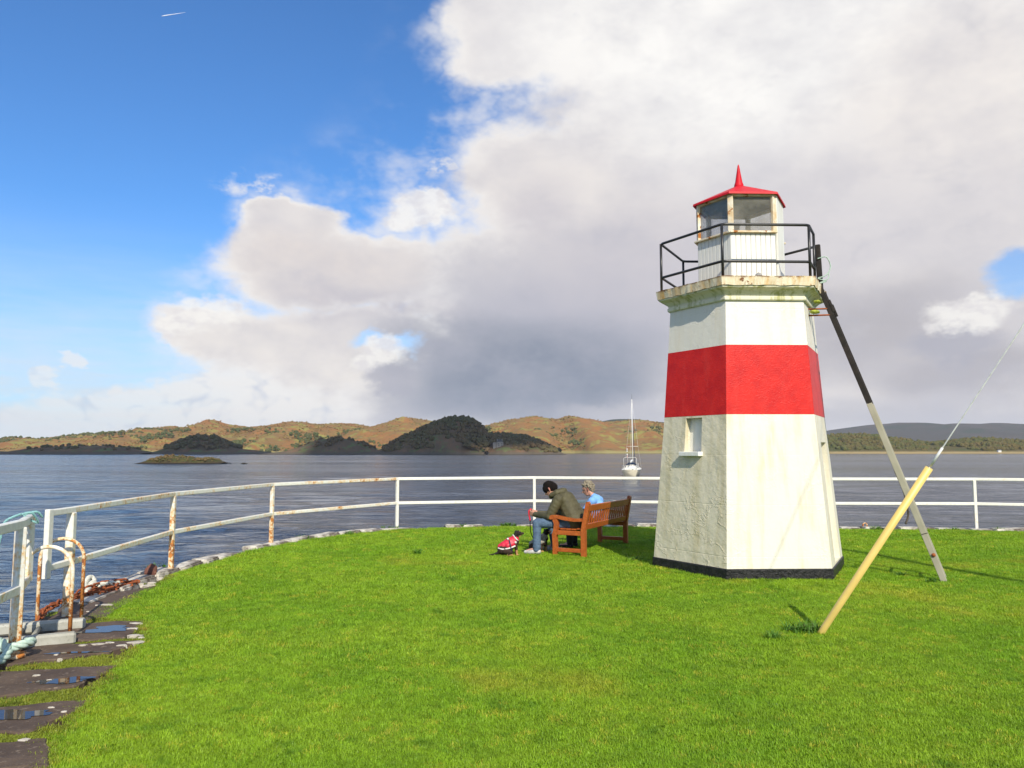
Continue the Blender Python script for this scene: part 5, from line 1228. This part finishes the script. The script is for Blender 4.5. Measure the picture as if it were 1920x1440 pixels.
# moss and grass in the joints between slabs and along the lawn's left edge
mo = []; ms_ = []
for i in range(len(SLABS) - 1):
    a, b = SLABS[i][3], SLABS[i][2]; c, d = SLABS[i+1][0], SLABS[i+1][1]
    for k in range(300):
        t = random.random()**.6; u = min(1, max(0, random.gauss(.5, .28))); p = a.lerp(b, t).lerp(c.lerp(d, t), u)
        if p.x < -4.75: continue
        mo.append((p.x, p.y, -.01)); ms_.append(random.uniform(.35, .8))
for i in range(len(lawn_left) - 1):
    a, b = lawn_left[i], lawn_left[i+1]
    for k in range(int((b - a).length*60)): p = a.lerp(b, random.random()); mo.append((p.x + random.uniform(-.08, .04), p.y + random.uniform(-.05, .05), .0)); ms_.append(random.uniform(.5, .95))
for (x, y, s) in [(150,1165,.12),(165,1150,.1),(100,1228,.1),(250,1096,.1),(300,1078,.12),(60,1232,.08),(180,1128,.08),(215,1118,.1),(110,1150,.08)]:
    c = gp(x, y)
    for k in range(40): mo.append((c.x + random.gauss(0, s), c.y + random.gauss(0, s*.6), -.008)); ms_.append(random.uniform(.3, .7))
grass('joint_moss', mo, ms_, [blades(40, .07, .010, .032, .0055, 1.0, 20 + s) for s in range(3)], M['moss_blade'], 'yellowish moss and grass in the joints between the wet slabs', 'moss')
we = []; wsx = []
c = gp(1512,1184)
for k in range(14): we.append((c.x + random.gauss(0, .085), c.y + random.gauss(0, .05), .01)); wsx.append(random.uniform(.7, 1.3))
for (x, y, n_) in [(1452,1196,4), (1318,993,3), (1070,1000,2), (1180,1055,3), (780,1040,3), (1235,1060,4), (1600,1072,5), (1690,1082,4), (1745,1094,4), (952,988,8), (945,988,5), (880,989,4), (1645,994,6), (1790,996,3), (1870,996,4), (660,1003,4), (735,992,4), (300,1068,4), (565,1012,3)]:
    c = gp(x, y)
    for k in range(n_): we.append((c.x + random.gauss(0, .07), c.y + random.gauss(0, .05), .02)); wsx.append(random.uniform(.6, 1.2))
grass('weeds', we, wsx, [blades(18, .05, .03, .085, .011, 1.7, 40 + s) for s in range(4)], M['weed_blade'], 'taller dark weeds round the yellow tube and along the quay edge', 'weeds')

# ================================================================== UNSEEN CLOUD ADDED OVERHEAD TO SHADE THE HEADLANDS AND CONTRAIL
def shade_cloud():
    alt = 2200.0; sh = -L/L.z*alt; cx, cy = -340 - L.x/-L.z*alt, 1180 - L.y/-L.z*alt
    bm = bmesh.new(); rr = random.Random(5)
    for k in range(46):
        t = rr.random(); x = cx - 480 + 900*t; y = cy + rr.uniform(-105, 105); r = rr.uniform(60, 110)
        bmesh.ops.create_icosphere(bm, subdivisions=2, radius=1, matrix=Matrix.Translation((x, y, alt + rr.uniform(0, 70))) @ Matrix.Diagonal((r, r*.85, r*.5, 1)))
    me = bpy.data.meshes.new('cloud'); bm.to_mesh(me); bm.free(); me.polygons.foreach_set('use_smooth', [True]*len(me.polygons))
    o = add('cloud', me, M['cloud_white']); tag(o, 'unseen white cloud added high overhead to shade the headlands', 'cloud')
shade_cloud()
def contrail():
    D = 12000.0
    def at(px, py): a, e = px_dir(px, py); return Vector((sin(a)*cos(e), cos(a)*cos(e), sin(e)))*D
    p0, p1 = at(303, 30), at(348, 23)
    o = MB().tube([p0.lerp(p1, t) for t in (0, .12, .3, .6, 1)], [3, 5.5, 5, 3, 1], 8).build('contrail', M['contrail_white']); tag(o, 'thin white contrail high in the blue sky at the upper left', 'contrail')
contrail()

# ================================================================== AIR
hz = MB(); hz.box((0, 0, 197), (23000, 23000, 401)); hazeo = hz.build('haze', None)
hm = bpy.data.materials.new('haze_air'); hm.use_nodes = True; t_ = hm.node_tree; t_.nodes.clear(); ho = t_.nodes.new('ShaderNodeOutputMaterial'); pv = t_.nodes.new('ShaderNodeVolumePrincipled')
pv.inputs['Color'].default_value = (0.80, 0.87, 1.0, 1); pv.inputs['Density'].default_value = 0.00004; pv.inputs['Anisotropy'].default_value = 0.0
t_.links.new(pv.outputs[0], ho.inputs['Volume']); hazeo.data.materials.append(hm); tag(hazeo, kind='stuff')
